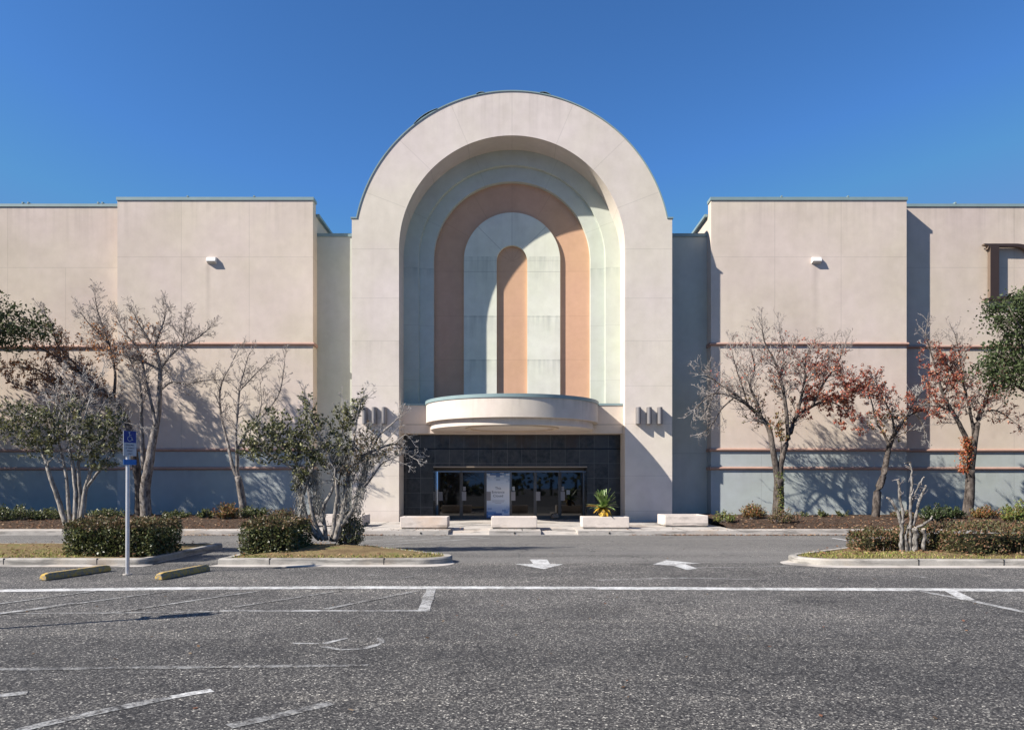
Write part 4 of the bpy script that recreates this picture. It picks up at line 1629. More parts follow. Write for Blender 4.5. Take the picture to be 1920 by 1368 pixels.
# --- red tree near the right edge
T = Tree(13)
Y = 31.0
T.limb(*pxl([(1814, 974), (1818, 920), (1820, 880)], Y, (.22, .17)), PEAR, dens=0, k=10, tip=False)
T.limb(*pxl([(1820, 885), (1830, 805), (1839, 772), (1855, 732), (1870, 690), (1880, 650)], Y, (.15, .02), seed=2), PEAR, start=.4)
T.limb(*pxl([(1819, 890), (1816, 836), (1802, 802), (1784, 769), (1769, 741), (1759, 707), (1748, 670), (1735, 625)], Y, (.12, .014), seed=3), PEAR, start=.35)
T.limb(*pxl([(1826, 815), (1818, 765), (1806, 715), (1798, 660), (1790, 625)], Y, (.07, .014), seed=4), PEAR, start=.25)
T.limb(*pxl([(1784, 769), (1757, 762), (1728, 758)], Y, (.045, .012), seed=5), PEAR, start=.2, Ltwig=.8)
T.limb(*pxl([(1839, 772), (1870, 770), (1900, 790)], Y, (.05, .012), seed=6), PEAR, start=.25, Ltwig=.9)
T.limb(*pxl([(1855, 732), (1885, 715), (1915, 700)], Y, (.05, .012), seed=7), PEAR, start=.25, Ltwig=.9)
T.limb(*pxl([(1769, 741), (1785, 700), (1795, 680)], Y, (.04, .012), seed=8), PEAR, start=.2, Ltwig=.9)
red = T.leaves([(1745, 705, 60, 68, 1.0), (1790, 720, 70, 80, .4), (1870, 740, 90, 100, .28), (1730, 765, 48, 36, .9)], .088)
tree9 = mk_tree('pear_tree', W(1814, 972, Y), 'tree with red leaves and a red vine on its trunk, nearest the right edge', GB, T, 'bark_dark', 'twig', [('leaves', red, 'red')])
vn = MB()
for _ in range(620):
    t = R.random()
    p = W(1808 + R.gauss(0, 6) + (4 if t > .6 else 0), 886 - 68 * t, Y - .18 + R.gauss(0, .08))
    vn.leaf(p, (rv() + Vector((0, 0, -.6))).normalized(), rv(), R.uniform(.07, .12), .035)
vn.build('vine', M['vine_red'], tree9)

# --- bare tree on the left with a tall forked crown
T = Tree(14)
Y = 31.2
PB = dict(PEAR, L=.72, limb_dens=17, dens=(8, 8, 7))
T.limb(*pxl([(274, 974), (272, 918), (277, 885), (285, 836), (294, 790), (298, 754), (300, 691), (290, 652)], Y, (.24, .06), seed=1), PB, start=.75, k=10, tip=False)
T.limb(*pxl([(300, 692), (318, 668), (340, 650), (370, 634), (396, 612)], Y, (.07, .014), seed=2), PB, start=.15)
T.limb(*pxl([(298, 692), (272, 680), (245, 671), (210, 660), (180, 650)], Y, (.055, .013), seed=3), PB, start=.2)
T.limb(*pxl([(290, 654), (275, 630), (260, 606), (250, 586)], Y, (.055, .012), seed=4), PB, start=.1)
T.limb(*pxl([(291, 650), (300, 622), (309, 596), (312, 574)], Y, (.055, .012), seed=5), PB, start=.1)
T.limb(*pxl([(340, 650), (346, 620), (350, 590)], Y, (.04, .012), seed=6), PB, start=.2)
T.limb(*pxl([(270, 880), (267, 836), (265, 780), (263, 721), (250, 690), (235, 655)], Y, (.11, .014), seed=7), PB, start=.5)
T.limb(*pxl([(292, 800), (284, 755), (272, 705), (262, 660), (232, 620), (218, 590)], Y, (.07, .012), seed=8), PB, start=.3)
T.limb(*pxl([(298, 735), (322, 716), (350, 719), (378, 714), (410, 712)], Y, (.045, .012), seed=9), PB, start=.2, Ltwig=.8)
rl = T.leaves([(260, 640, 60, 50, .05), (160, 690, 60, 60, .3)], .10)
mk_tree('bare_tree', W(273, 972, Y), 'leafless tree with a dark trunk and upswept crown behind the blue parking sign', GB, T, 'bark_grey', 'twig', [('leaves', rl, 'rust')])

# --- leaning tree with rusty leaves
T = Tree(15)
Y = 31.7
T.limb(*pxl([(262, 975), (261, 920), (255, 872), (239, 793), (212, 750), (183, 727), (150, 700), (105, 668), (60, 645)], Y, (.20, .02), seed=1), PB, start=.5)
T.limb(*pxl([(212, 750), (216, 700), (205, 645), (185, 590), (178, 555)], Y, (.07, .012), seed=2), PB, start=.3)
T.limb(*pxl([(183, 727), (150, 690), (110, 650), (98, 610), (85, 590)], Y, (.06, .012), seed=3), PB, start=.2)
T.limb(*pxl([(239, 793), (200, 770), (150, 745), (90, 738), (30, 720)], Y, (.07, .014), seed=4), PB, start=.2)
T.limb(*pxl([(150, 745), (110, 715), (60, 690), (10, 690)], Y, (.05, .012), seed=5), PB, start=.2)
T.limb(*pxl([(205, 645), (170, 610), (150, 585)], Y, (.035, .011), seed=6), PB, start=.1)
rl = T.leaves([(110, 665, 105, 65, .20), (50, 710, 115, 65, .30), (170, 680, 85, 75, .16)], .095)
mk_tree('bare_tree', W(262, 973, Y), 'tree leaning far to the left with thinning rusty brown leaves', GB, T, 'bark_dark', 'twig', [('leaves', rl, 'rust')])

# --- small bare tree left of the arch
T = Tree(16)
Y = 31.0
P4 = dict(PEAR, L=.72, limb_dens=10, dens=(7.5, 7, 6))
T.limb(*pxl([(457, 972), (454, 935), (446, 893)], Y, (.17, .13)), P4, dens=0, k=10, tip=False)
T.limb(*pxl([(447, 898), (435, 870), (428, 835), (414, 775), (414, 724), (430, 689), (446, 658)], Y, (.085, .013), seed=2), P4, start=.4)
T.limb(*pxl([(446, 900), (444, 850), (443, 803), (449, 733), (459, 690), (466, 665)], Y, (.085, .013), seed=3), P4, start=.4)
T.limb(*pxl([(445, 845), (460, 812), (478, 795), (520, 744), (531, 700), (534, 672)], Y, (.055, .012), seed=4), P4, start=.35)
T.limb(*pxl([(449, 733), (475, 705), (500, 680)], Y, (.03, .011), seed=5), P4, start=.2)
T.limb(*pxl([(414, 765), (404, 742), (398, 735)], Y, (.03, .011), seed=6), P4, start=.2, Ltwig=.5)
T.limb(*pxl([(478, 795), (490, 760), (488, 720)], Y, (.03, .011), seed=7), P4, start=.2)
mk_tree('bare_tree', W(456, 972, Y), 'small leafless tree with slim pale stems between the block corner and sign', GB, T, 'bark_grey', 'twig', [])


# --- evergreen crowns that reach in from outside the picture
def crown_tree(name, label, group, base, trunkpts, trunkr, lumps, mat, leafsize, seed, n_per=1.3, bark_m='bark_dark', cat='tree'):
    rr = random.Random(seed)
    e = thing(name, base, label, cat, group)
    t = MB()
    t.tube(trunkpts, trunkr, 9)
    top = Vector(trunkpts[-1])
    lf = MB()
    for (c, rad, n) in lumps:
        c = Vector(c)
        for q in range(6):
            v = rv(rr)
            v.z = abs(v.z) * .6
            end = c + Vector((v.x * rad[0], v.y * rad[1], v.z * rad[2])) * .75
            mid = top.lerp(end, .5) + Vector((0, 0, -.25))
            t.tube([top, mid, end], [trunkr[-1] * .7, trunkr[-1] * .4, .015], 5)
        for q in range(int(n * n_per)):
            v = rv(rr) * (rr.random() ** .42)
            cc = c + Vector((v.x * rad[0], v.y * rad[1], v.z * rad[2]))
            sz = rr.uniform(.2, .42)
            out = (cc - c)
            if out.length > .01:
                out.normalize()
            st = cc - out * .3 - Vector((0, 0, .2))
            t.tube([st, cc], [.010, .005], 3, cap=False)
            for k in range(rr.randint(26, 46)):
                p = cc + Vector((rr.gauss(0, sz * .6), rr.gauss(0, sz * .6), rr.gauss(0, sz * .45)))
                d = (rv(rr) + out * .4 + Vector((0, 0, .15))).normalized()
                u = d.cross(rv(rr)).normalized()
                L = leafsize * rr.uniform(.65, 1.3)
                lf.leaf(p, d, u, L, L * .30)
    t.build('trunk', M[bark_m], e, smooth='all')
    lf.build('foliage', M[mat], e)
    return e


crown_tree('live_oak', 'dark evergreen oak whose crown reaches in at the left edge', None, (-25.2, 30, .4),
           [(-25.2, 30, .3), (-25.0, 30, 2.5), (-24.9, 30, 4.8)], [.38, .30, .22],
           [((-25.5, 29.8, 8.7), (4.6, 2.6, 3.9), 640), ((-20.9, 30.1, 8.15), (2.4, 1.2, 1.05), 95), ((-24, 30, 5.9), (3.0, 2.0, 1.6), 90)], 'oak', .13, 21)
crown_tree('live_oak', 'dense green evergreen crown in front of the bronze letter at the right edge', None, (22.6, 29.6, .4),
           [(22.6, 29.6, .3), (22.5, 29.6, 2.4), (22.4, 29.6, 4.6)], [.34, .28, .2],
           [((22.6, 29.6, 7.5), (2.9, 2.2, 2.4), 300), ((20.0, 29.5, 6.4), (1.9, 1.2, 1.1), 80), ((20.2, 29.5, 8.5), (1.5, 1.2, 1.0), 75)], 'evergreen', .12, 22)
crown_tree('live_oak', 'evergreen oak standing outside the picture, beyond the left edge', None, (-33, 28.5, .4),
           [(-33, 28.5, .3), (-33, 28.5, 2.5), (-32.8, 28.5, 5)], [.38, .30, .22],
           [((-32.5, 28.5, 9.0), (4.6, 2.6, 4.2), 420)], 'oak', .15, 23)

crown_tree('live_oak', 'lower evergreen oak outside the picture on the left, added to shade the store wall', None, (-28, 31, .4),  # unseen oak, added to deepen the shade on the lower left wall
           [(-28, 31, .3), (-28, 31, 2.2), (-27.8, 31, 4)], [.34, .27, .2],
           [((-27.4, 31, 6.6), (3.4, 1.6, 2.8), 130)], 'oak', .14, 24)

# --- multi-stemmed trees on the islands
PI = dict(lev=3, dens=(7, 7, 6), wob=.26, up=.04, rmin=.0042, spread=.9, limb_dens=8, L=.62, rtwig=.016)


def clumps(T, regs, Y, size, seed):
    """dense leaf sprays round points given in the tree's depth plane (px,py,radius m,count)"""
    rr = random.Random(seed)
    m, st = MB(), MB()
    for px, py, rad, n in regs:
        c = W(px, py, Y)
        for q in range(int(n * 0.95)):
            v = rv(rr) * rr.random() ** .45 * rad * 1.08
            v.y *= 1.2
            p = c + v
            d0 = (v.normalized() + Vector((0, 0, .8)) + rv(rr) * .3).normalized()
            T.tw.tube([p - d0 * .12, p + d0 * .1], [.006, .004], 3, cap=False)
            for k in range(rr.randint(9, 15)):
                t = rr.uniform(-.12, .13)
                d = (d0 * .5 + rv(rr)).normalized()
                u = d.cross(rv(rr)).normalized()
                L = size * rr.uniform(.6, 1.25)
                m.leaf(p + d0 * t + rv(rr) * .02, d, u, L, L * .27)
    return m


HALO = dict(dens=9)
GI = 'trees on the parking islands'
T = Tree(17)
Y = 18.3
for i, (l, rs) in enumerate([
    ([(127, 992), (112, 945), (95, 895), (80, 850), (62, 805), (40, 780)], (.075, .015)),
    ([(133, 992), (128, 940), (122, 880), (108, 820), (95, 770)], (.055, .014)),
    ([(140, 992), (143, 935), (137, 875), (127, 815), (130, 765)], (.075, .014)),
    ([(147, 992), (150, 930), (147, 870), (155, 805), (165, 760)], (.06, .014)),
    ([(152, 992), (158, 930), (170, 880), (188, 835), (205, 790)], (.075, .015)),
    ([(158, 920), (180, 890), (205, 860), (232, 830)], (.04, .012))]):
    T.limb(*pxl(l, Y, rs, .12, i + 1), PI, start=.5, k=7)
for i, l in enumerate([[(140, 800), (160, 750), (180, 715), (190, 700)], [(110, 800), (105, 745), (112, 705)], [(170, 800), (200, 750), (222, 735)], [(130, 790), (135, 735), (150, 712)], [(200, 800), (232, 792), (262, 800)]]):
    T.limb(*pxl(l, Y, (.022, .008), .12, i + 30), PI, start=.15, k=5, dens=10)
lf = clumps(T, [(45, 800, .42, 60), (85, 785, .38, 45), (25, 775, .35, 35), (95, 825, .40, 60), (150, 800, .42, 55), (190, 815, .42, 60), (210, 790, .30, 28), (165, 840, .36, 45), (190, 860, .30, 30), (60, 835, .30, 25), (130, 770, .35, 25), (5, 805, .3, 25), (215, 835, .25, 20)], Y, .085, 41)
mk_tree('island_tree', W(140, 990, Y), 'multi-stemmed island tree with green leaves and grey twigs behind the long hedge', GI, T, 'bark_pale', 'twig_pale', [('foliage', lf, 'holly')])

T = Tree(18)
Y = 18.7
for i, (l, rs) in enumerate([
    ([(607, 1012), (590, 980), (582, 940), (579, 900), (584, 860), (572, 800), (574, 750)], (.07, .012)),
    ([(600, 1010), (575, 975), (562, 920), (556, 870), (530, 830), (500, 805)], (.085, .013)),
    ([(612, 1012), (606, 970), (608, 945), (623, 918), (629, 880), (640, 820), (645, 775)], (.06, .012)),
    ([(622, 1014), (630, 955), (632, 920), (627, 880), (610, 840), (590, 800)], (.065, .013)),
    ([(628, 1014), (643, 961), (649, 914), (666, 867), (702, 844), (742, 832), (765, 845)], (.085, .012)),
    ([(640, 985), (663, 950), (678, 900), (690, 860), (712, 815), (740, 790)], (.06, .012)),
    ([(649, 914), (655, 870), (665, 815), (672, 770), (680, 748)], (.04, .01)),
    ([(556, 880), (520, 860), (485, 835), (462, 825)], (.04, .01)),
    ([(562, 990), (566, 940), (575, 905), (590, 870), (600, 835)], (.06, .012)),
    ([(643, 961), (634, 925), (640, 885), (655, 850)], (.04, .012)),
    ([(660, 935), (690, 905), (715, 870), (735, 860)], (.035, .01))]):
    T.limb(*pxl(l, Y, rs, .12, i + 1), PI, start=.5, k=7)
for i, l in enumerate([[(742, 832), (760, 815), (772, 825)], [(742, 834), (770, 855), (782, 862)], [(702, 844), (735, 860), (765, 872)], [(712, 815), (745, 785), (752, 770)], [(690, 850), (720, 830), (748, 800)]]):
    T.limb(*pxl(l, Y, (.02, .008), .12, i + 30), PI, start=.1, k=5, dens=8, Ltwig=.35)
lf = clumps(T, [(480, 815, .36, 50), (515, 795, .34, 45), (545, 815, .40, 60), (500, 845, .36, 45), (545, 855, .36, 50), (580, 830, .40, 60), (574, 775, .25, 30), (574, 752, .14, 10), (590, 800, .32, 35), (570, 880, .30, 30), (605, 850, .36, 40), (640, 800, .34, 40), (648, 775, .26, 28), (668, 770, .18, 14), (680, 750, .14, 9), (640, 840, .36, 30), (555, 905, .22, 16), (465, 845, .22, 18)], Y, .088, 42)
gl = clumps(T, [(680, 835, .36, 40), (705, 845, .34, 32), (665, 865, .34, 40), (690, 815, .30, 22), (730, 840, .26, 14), (650, 890, .3, 22), (620, 870, .3, 20)], Y, .06, 43)
ms = MB()
for _ in range(8500):
    l = R.choice([[(565, 985), (562, 920), (558, 870)], [(643, 975), (650, 914), (672, 862), (705, 848)], [(666, 960), (680, 900), (690, 862)], [(600, 975), (590, 915), (585, 880)], [(640, 880), (632, 850)]])
    i = R.randrange(len(l) - 1)
    t = R.random()
    p = W(l[i][0] + (l[i + 1][0] - l[i][0]) * t + R.gauss(0, 6), l[i][1] + (l[i + 1][1] - l[i][1]) * t, Y + R.gauss(0, .09))
    d = (rv() * .5 + Vector((0, 0, -1))).normalized()
    ms.leaf(p, d, d.cross(rv()).normalized(), R.uniform(.05, .13), R.uniform(.004, .010))
mk_tree('island_tree', W(620, 1012, Y), 'multi-stemmed island tree draped in grey moss, its right side nearly bare', GI, T, 'bark_pale', 'twig_pale', [('foliage', lf, 'holly'), ('grey_foliage', gl, 'hedge_top'), ('moss', ms, 'moss')])

# --- pruned stump on the right island
T = Tree(19)
Y = 17.6
st = thing('pruned_stump', W(1705, 1012, Y), 'dead grey stump pruned back to bare upright poles on the right island', 'tree stump', None)
L = MB()
cuts = MB()
for i, (l, r0, r1) in enumerate([
    ([(1690, 1034), (1690, 1012), (1691, 985), (1684, 960), (1672, 938), (1665, 933)], .085, .035),
    ([(1691, 985), (1693, 962), (1687, 930), (1684, 898)], .055, .045),
    ([(1706, 1034), (1706, 1012), (1706, 985), (1708, 945), (1709, 905), (1710, 882), (1707, 870)], .075, .028),
    ([(1709, 878), (1707, 866), (1697, 868)], .028, .018),
    ([(1709, 945), (1715, 925), (1725, 905), (1732, 894)], .045, .028),
    ([(1712, 985), (1720, 955), (1727, 930), (1736, 911)], .060, .042),
    ([(1722, 950), (1722, 940)], .05, .045),
    ([(1714, 1034), (1716, 1000), (1716, 988)], .12, .11),
    ([(1731, 1034), (1733, 1000), (1732, 992)], .085, .075),
    ([(1716, 990), (1730, 984), (1742, 976), (1748, 968)], .05, .038),
    ([(1700, 1034), (1698, 1003), (1703, 985)], .07, .05)]):
    pts, rs = pxl(l, Y, (r0, r1), .03, i + 5)
    sm = [pts[0]]
    for a, c in zip(pts, pts[1:]):
        for q in range(1, 4):
            sm.append(a.lerp(c, q / 3) + rv() * r0 * .22)
    rr_ = [(r0 + (r1 - r0) * q / (len(sm) - 1)) * .62 * R.uniform(.8, 1.22) for q in range(len(sm))]
    L.tube(sm, rr_, 8)
    d = (sm[-1] - sm[-2]).normalized()
    cuts = MB()
    cuts.tube([sm[-1] + d * .001, sm[-1] + d * .012], rr_[-1] * .94, 8)
    cuts.build('cut_end', M['cut_wood'], st)
L.build('trunk', M['bark_stump'], st, smooth=60)
L = MB()
for _ in range(46):
    px_, py_ = R.choice([(1708, 900), (1690, 960), (1709, 940), (1727, 928), (1716, 990), (1733, 992), (1686, 915)])
    p = W(px_ + R.gauss(0, 3), py_ + R.gauss(0, 12), Y + R.uniform(-.05, .05))
    d = (rv() + Vector((0, 0, .7))).normalized()
    L.tube([p, p + d * R.uniform(.05, .11), p + d * R.uniform(.12, .2) + rv() * .03], [.007, .005, .003], 3, cap=False)
L.build('sprouts', M['twig'], st)


# ------------------------------------------------------------------ hedges and shrubs
def hedge(label, x0, x1, y0, y1, h, n, mats, leaf=.05, z0=PZ, seed=1, group='clipped hedges on the parking islands', rough=.06, rnd=.18):
    rr = random.Random(seed)
    e = thing('hedge', ((x0 + x1) / 2, (y0 + y1) / 2, z0), label, 'hedge', group)
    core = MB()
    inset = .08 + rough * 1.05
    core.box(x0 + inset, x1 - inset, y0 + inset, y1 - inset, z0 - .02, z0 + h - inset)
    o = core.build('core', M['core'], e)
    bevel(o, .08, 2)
    side, top = MB(), MB()
    sx, sy = x1 - x0, y1 - y0
    areas = [sx * sy, sx * h, sx * h * .5, sy * h, sy * h]
    tot = sum(areas)
    ph = [rr.uniform(0, 6.28) for _ in range(6)]
    for _ in range(n):
        q = rr.random() * tot
        k = 0
        while q > areas[k]:
            q -= areas[k]
            k += 1
        u, v = rr.random(), rr.random()
        if k == 0:
            p, nn = Vector((x0 + sx * u, y0 + sy * v, z0 + h)), Vector((0, 0, 1))
        elif k == 1:
            p, nn = Vector((x0 + sx * u, y0, z0 + h * v)), Vector((0, -1, 0))
        elif k == 2:
            p, nn = Vector((x0 + sx * u, y1, z0 + h * v)), Vector((0, 1, 0))
        elif k == 3:
            p, nn = Vector((x0, y0 + sy * u, z0 + h * v)), Vector((-1, 0, 0))
        else:
            p, nn = Vector((x1, y0 + sy * u, z0 + h * v)), Vector((1, 0, 0))
        # round the upper edges and let the surface wander
        tz = (p.z - z0) / h
        cx_, cy_ = (x0 + x1) / 2, (y0 + y1) / 2
        if tz > .75:
            f = 1 - (tz - .75) / .25 * rnd * .35
            ex, ey = (p.x - cx_), (p.y - cy_)
            p.x = cx_ + math.copysign(min(abs(ex), sx / 2 - (1 - f) * .8), ex)
            p.y = cy_ + math.copysign(min(abs(ey), sy / 2 - (1 - f) * .8), ey)
        w = math.sin(p.x * 3.1 + ph[0]) * math.sin(p.y * 2.7 + ph[1]) * .5 + math.sin(p.x * 7.3 + p.z * 5 + ph[2]) * .3 + math.sin(p.z * 6 + p.y * 5 + ph[3]) * .25
        if math.sin(p.x * 4.3 + ph[4]) * math.sin(p.y * 3.9 + p.z * 4.1 + ph[5]) > .74 and rr.random() < .6:
            continue
        p += nn * (w * rough * 1.25 + rr.gauss(0, .028) - abs(rr.gauss(0, .04)))
        if k == 0 and rr.random() < .05:
            p.z += rr.uniform(.02, .10)
        d = (nn * .7 + rv(rr) + Vector((0, 0, .25))).normalized()
        uu = d.cross(rv(rr)).normalized()
        L_ = leaf * rr.uniform(.5, 1.55)
        (top if tz > .86 or rr.random() < .12 else side).leaf(p, d, uu, L_, L_ * .34)
    stems = MB()
    for _ in range(int(n / 90)):         # stray shoots and bare stems showing near the ground
        u, v = rr.random(), rr.random()
        q = Vector((x0 + sx * u, y0 + sy * v, z0 + h - .1))
        d = (Vector((0, 0, 1)) + rv(rr) * .45).normalized()
        Ls = rr.uniform(.12, .27)
        stems.tube([q, q + d * Ls], [.005, .003], 3, cap=False)
        for k in range(5):
            pp = q + d * (Ls * rr.uniform(.5, 1))
            dd = (d + rv(rr)).normalized()
            top.leaf(pp, dd, dd.cross(rv(rr)).normalized(), leaf * rr.uniform(.6, 1.1), leaf * .3)
    for _ in range(9):
        q = Vector((x0 + sx * rr.random(), y0 + rr.uniform(.05, .12), z0 - .02))
        stems.tube([q, q + Vector((rr.uniform(-.1, .1), rr.uniform(0, .1), .3))], [.012, .007], 4, cap=False)
    stems.build('stems', M['bark_dark'], e)
    side.build('side_leaves', M[mats[0]], e)
    top.build('top_leaves', M[mats[1]], e)
    return e


hedge('long dark clipped hedge behind the parking sign post', -9.92, -7.95, 16.45, 18.0, .72, 12000, ('hedge', 'hedge_top'), seed=1)
hedge('square clipped hedge at the left end of the island with the mossy tree', -6.12, -5.0, 16.75, 18.6, .73, 9000, ('hedge', 'hedge_top'), seed=2)
hedge('low brownish hedge left of the pruned stump', 8.42, 9.65, 17.7, 18.8, .42, 4600, ('hedge_brown', 'hedge_brown'), seed=3, rough=.09)
hedge('large brownish hedge at the right edge of the picture', 10.05, 14.5, 16.45, 18.6, .60, 13000, ('hedge_brown', 'hedge_brown'), seed=4, rough=.12)
hedge('short brownish hedge close behind the pruned stump', 9.75, 10.3, 18.2, 19.2, .45, 2200, ('hedge_brown', 'hedge_brown'), seed=6, rough=.1)


def shrub(label, c, rad, n, mat, leaf, seed, group='low shrubs along the store wall', tw='twig'):
    rr = random.Random(seed)
    e = thing('shrub', c, label, 'shrub', group)
    c = Vector(c)
    s = MB()
    lf = MB()
    tips = []
    for q in range(max(8, n // 30)):
        v = rv(rr)
        v.z = abs(v.z) * .9 + .25
        end = c + Vector((v.x * rad[0], v.y * rad[1], v.z * rad[2])) * rr.uniform(.5, 1.0)
        st_ = c + Vector((rr.uniform(-.3, .3) * rad[0], rr.uniform(-.3, .3) * rad[1], -.03))
        s.tube([st_, st_.lerp(end, .5) + rv(rr) * .04, end], [.010, .008, .004], 3, cap=False)
        tips.append((st_, end))
    for q in range(n):
        st_, end = rr.choice(tips)
        t = rr.random() ** .5
        p = st_.lerp(end, .25 + .78 * t) + rv(rr) * .09 * min(rad[0], 1)
        if p.z < c.z:
            p.z = c.z + rr.uniform(0, .05)
        d = (rv(rr) + Vector((0, 0, .4))).normalized()
        L_ = leaf * rr.uniform(.6, 1.3)
        lf.leaf(p, d, d.cross(rv(rr)).normalized(), L_, L_ * .32)
    s.build('stems', M[tw], e)
    lf.build('foliage', M[mat], e)
    return e


def sh(px, py_top, py_bot, wpx, Y, label, mat, n, leaf, seed, group='low shrubs along the store wall', tw='twig'):
    s_ = F / Y
    p = W(px, py_bot, Y)
    z = bed_z(Y) if Y > 27 else PZ
    n = int(n * 1.7)
    leaf *= .82
    return shrub(label, (p.x, Y, z), (wpx * .62 / s_, min(.6, wpx / 2 / s_), 1.3 * max(.2, (HY - py_top) / s_ + EYE - z)), n, mat, leaf, seed, group, tw)


sh(655, 968, 1012, 62, 19.0, 'round dark bush at the foot of the mossy island tree', 'hedge', 2600, .055, 1, 'bushes on the parking islands')
sh(426, 950, 985, 46, 30.0, 'rounded pale green shrub at the foot of the small bare tree', 'olive', 1300, .09, 2)
sh(385, 958, 985, 30, 30.2, 'small dark shrub left of the rounded pale green shrub', 'hedge', 700, .09, 3)
sh(475, 953, 980, 50, 30.6, 'dark green shrub just right of the small bare tree', 'hedge', 1100, .09, 4)
sh(530, 957, 980, 60, 29.6, 'low brownish shrub above the square clipped hedge', 'hedge_brown', 1100, .08, 5)
sh(20, 953, 990, 90, 29.6, 'dark spreading shrub at the left edge below the blue wall', 'hedge', 1700, .09, 6)
sh(88, 957, 990, 80, 29.9, 'dark shrub between the left-edge shrub and the long hedge', 'hedge', 1400, .09, 7)
sh(330, 962, 985, 50, 30.3, 'low dark shrub right of the bare tree trunk and above the long hedge', 'hedge', 800, .09, 8)
sh(205, 958, 985, 70, 30.4, 'dark shrub in the shade behind the parking sign pole', 'hedge', 1100, .09, 9)
sh(1360, 962, 985, 40, 29.0, 'thin spiky grey-green shrub beside the plantless planter', 'ivy', 500, .08, 10)
sh(1412, 952, 982, 52, 30.0, 'bushy green shrub left of the forked tree', 'olive', 1200, .09, 11)
sh(1412, 954, 982, 48, 29.6, 'bushy green shrub left of the forked tree', 'hedge', 900, .09, 12) if False else None
sh(1468, 960, 987, 60, 28.9, 'greyish brown shrub in front of the forked trunk', 'hedge_brown', 1300, .07, 13)
sh(1510, 964, 978, 14, 31.0, 'tiny sprout nearest the forked tree on the bare mulch', 'hedge', 110, .08, 14)
sh(1540, 961, 978, 22, 31.0, 'small dark leafy plant on the mulch midway between two trees', 'hedge', 220, .10, 15)
sh(1580, 965, 978, 26, 31.2, 'little dark plant left of the slender leaning tree', 'hedge', 200, .09, 16)
sh(1750, 951, 984, 46, 29.4, 'dark green leafy shrub just behind the pruned stump', 'evergreen', 1100, .10, 17)
sh(1785, 955, 984, 46, 30.0, 'green shrub left of the red-vined trunk', 'evergreen', 900, .10, 18)
sh(1848, 953, 982, 56, 30.2, 'dull olive shrub right of the red-vined trunk', 'olive', 1100, .09, 19)
sh(1905, 950, 985, 52, 29.0, 'bright green shrub at the right edge by the wall', 'ivy', 1300, .10, 20)
sh(1690, 962, 982, 40, 30.5, 'low brownish shrub behind the stump poles', 'hedge_brown', 600, .09, 21)

# ------------------------------------------------------------------ wheel stops
def wheel_stop(a, c, label):
    a, c = Vector((*a, 0)), Vector((*c, 0))
    d = (c - a)
    L_ = d.length
    ang = math.atan2(d.y, d.x)
    mid = (a + c) / 2
    prof = [(-.085, 0), (.085, 0), (.075, .07), (.045, .125), (-.045, .125), (-.075, .07)]
    b = MB()
    n0 = len(prof)
    vs = []
    for x, sc in ((-L_ / 2, .82), (-L_ / 2 + .10, 1), (L_ / 2 - .10, 1), (L_ / 2, .82)):
        vs += [(x, y * (1 if sc == 1 else .92), z * sc) for y, z in prof]
    fs = [list(range(n0 - 1, -1, -1)), [3 * n0 + i for i in range(n0)]]
    for q in range(3):
        for i in range(n0):
            j = (i + 1) % n0
            fs.append((q * n0 + i, q * n0 + j, (q + 1) * n0 + j, (q + 1) * n0 + i))
    b.add(vs, fs)
    o = b.build('wheel_stop', M['yellow'], recalc=True)
    o.location = (mid.x, mid.y, .005)
    o.rotation_euler = (0, 0, ang)
    bevel(o, .012)
    return tag(o, label, 'wheel stop', 'wheel stops by the parking sign')


wheel_stop(G_(80, 1088), G_(203, 1070), 'yellow concrete wheel stop left of the blue parking sign')
wheel_stop(G_(297, 1087), G_(388, 1069), 'chipped yellow concrete wheel stop right of the blue parking sign')


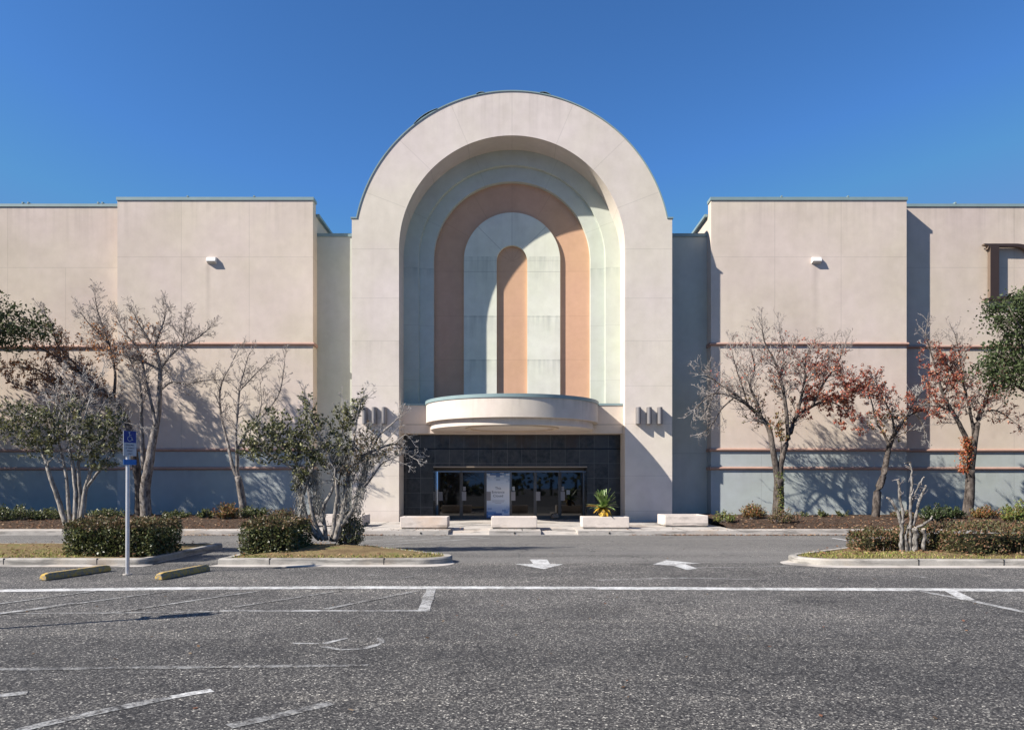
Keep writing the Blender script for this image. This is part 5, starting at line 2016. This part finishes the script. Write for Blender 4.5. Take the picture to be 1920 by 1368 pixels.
# ------------------------------------------------------------------ accessible-parking signs
def sign_post(x, y, label):
    e = thing('parking_sign', (x, y, 0), label, 'sign', 'accessible parking signs')
    b = MB()
    b.tube([(x, y, 0), (x + .01, y, 2.62)], .038, 14)
    b.build('pole', M['galv'], e, smooth=40)
    b = MB()
    b.cyl((x, y), .085, 0, .02, 16)
    b.build('base_plate', M['walk'], e)
    for turn, zc, nm in ((math.radians(61), 2.52, 'panel'), (math.radians(-80), 2.52, 'panel')):
        # local frame: panel in xz plane facing -Y, then turned about the pole
        c = Matrix.Translation((x, y, zc)) @ Matrix.Rotation(turn, 4, 'Z')
        off = -.045
        p = MB()
        w, h = .27, .48
        p.obox(c @ Matrix.Translation((0.02 if turn > 0 else -0.04, off, 0)), w, .004, h)
        sp_ = p.build(nm, M['sign_white'], e)
        x0 = 0.02 if turn > 0 else -0.04
        q = MB()
        q.obox(c @ Matrix.Translation((x0, off - .003, .125)), w - .02, .002, .225)
        q.build('blue_field', M['sign_blue'], sp_)
        # wheelchair symbol
        q = MB()
        o_ = c @ Matrix.Translation((x0, off - .0055, .125))

        def T2(pts, r):
            q.tube([o_ @ Vector((a, 0, b_)) for a, b_ in pts], r, 5)
        q.obox(o_ @ Matrix.Translation((-.015, 0, .082)), .026, .002, .026)
        T2([(-.012, .06), (-.008, .0), (.03, .0), (.045, -.06), (.062, -.055)], .006)
        T2([(-.010, .035), (.028, .03)], .005)
        T2([(.045 * math.cos(t) - .008, .045 * math.sin(t) - .035) for t in [math.radians(115 + 240 * i / 12) for i in range(13)]], .005)
        q.build('wheelchair_symbol', M['sign_white'], sp_)
        for i, (body, sz) in enumerate((('PARKING', .042), ('BY DISABLED', .030), ('PERMIT', .036), ('ONLY', .036))):
            text_mesh('lettering', body, sz, M['ink'], sp_, c @ Matrix.Translation((x0, off - .0035, -.035 - i * .055)) @ FACE)
        q = MB()
        q.obox(c @ Matrix.Translation((x0, off, -.36)), w, .004, .10)
        q.build('lower_plate', M['sign_lightblue'] if turn > 0 else M['sign_white'], e)
    return e


g = G(239, 1077)
sign_post(g.x, g.y, 'blue and white accessible parking sign on a galvanised pole between two yellow wheel stops')
sign_post(-7.25, 8.4, 'accessible parking sign standing outside the picture to the left, casting its shadow on the asphalt')

# ------------------------------------------------------------------ what lies behind the viewer, mirrored in the door glass
rr = random.Random(77)
b = MB()
for _ in range(5200):
    x = rr.uniform(-120, 120)
    h = 4.2 + 2.2 * math.sin(x * .21) + 1.5 * math.sin(x * .53 + 1) + (5.0 if 4 < x < 16 else 0)
    z = rr.random() ** .8 * max(1.5, h)
    p = Vector((x, -62 + rr.uniform(-3, 3), z))
    d = rv(rr)
    L_ = rr.uniform(.7, 1.5)
    b.leaf(p, d, d.cross(rv(rr)).normalized(), L_, L_ * .4)
for k in range(60):
    x = -120 + k * 4 + rr.uniform(-1, 1)
    b.tube([(x, -63, 0), (x, -63, 3)], .25, 5)
tag(b.build('distant_trees', M['oak']), 'far belt of trees across the lot, mirrored in the door glass', kind='stuff')
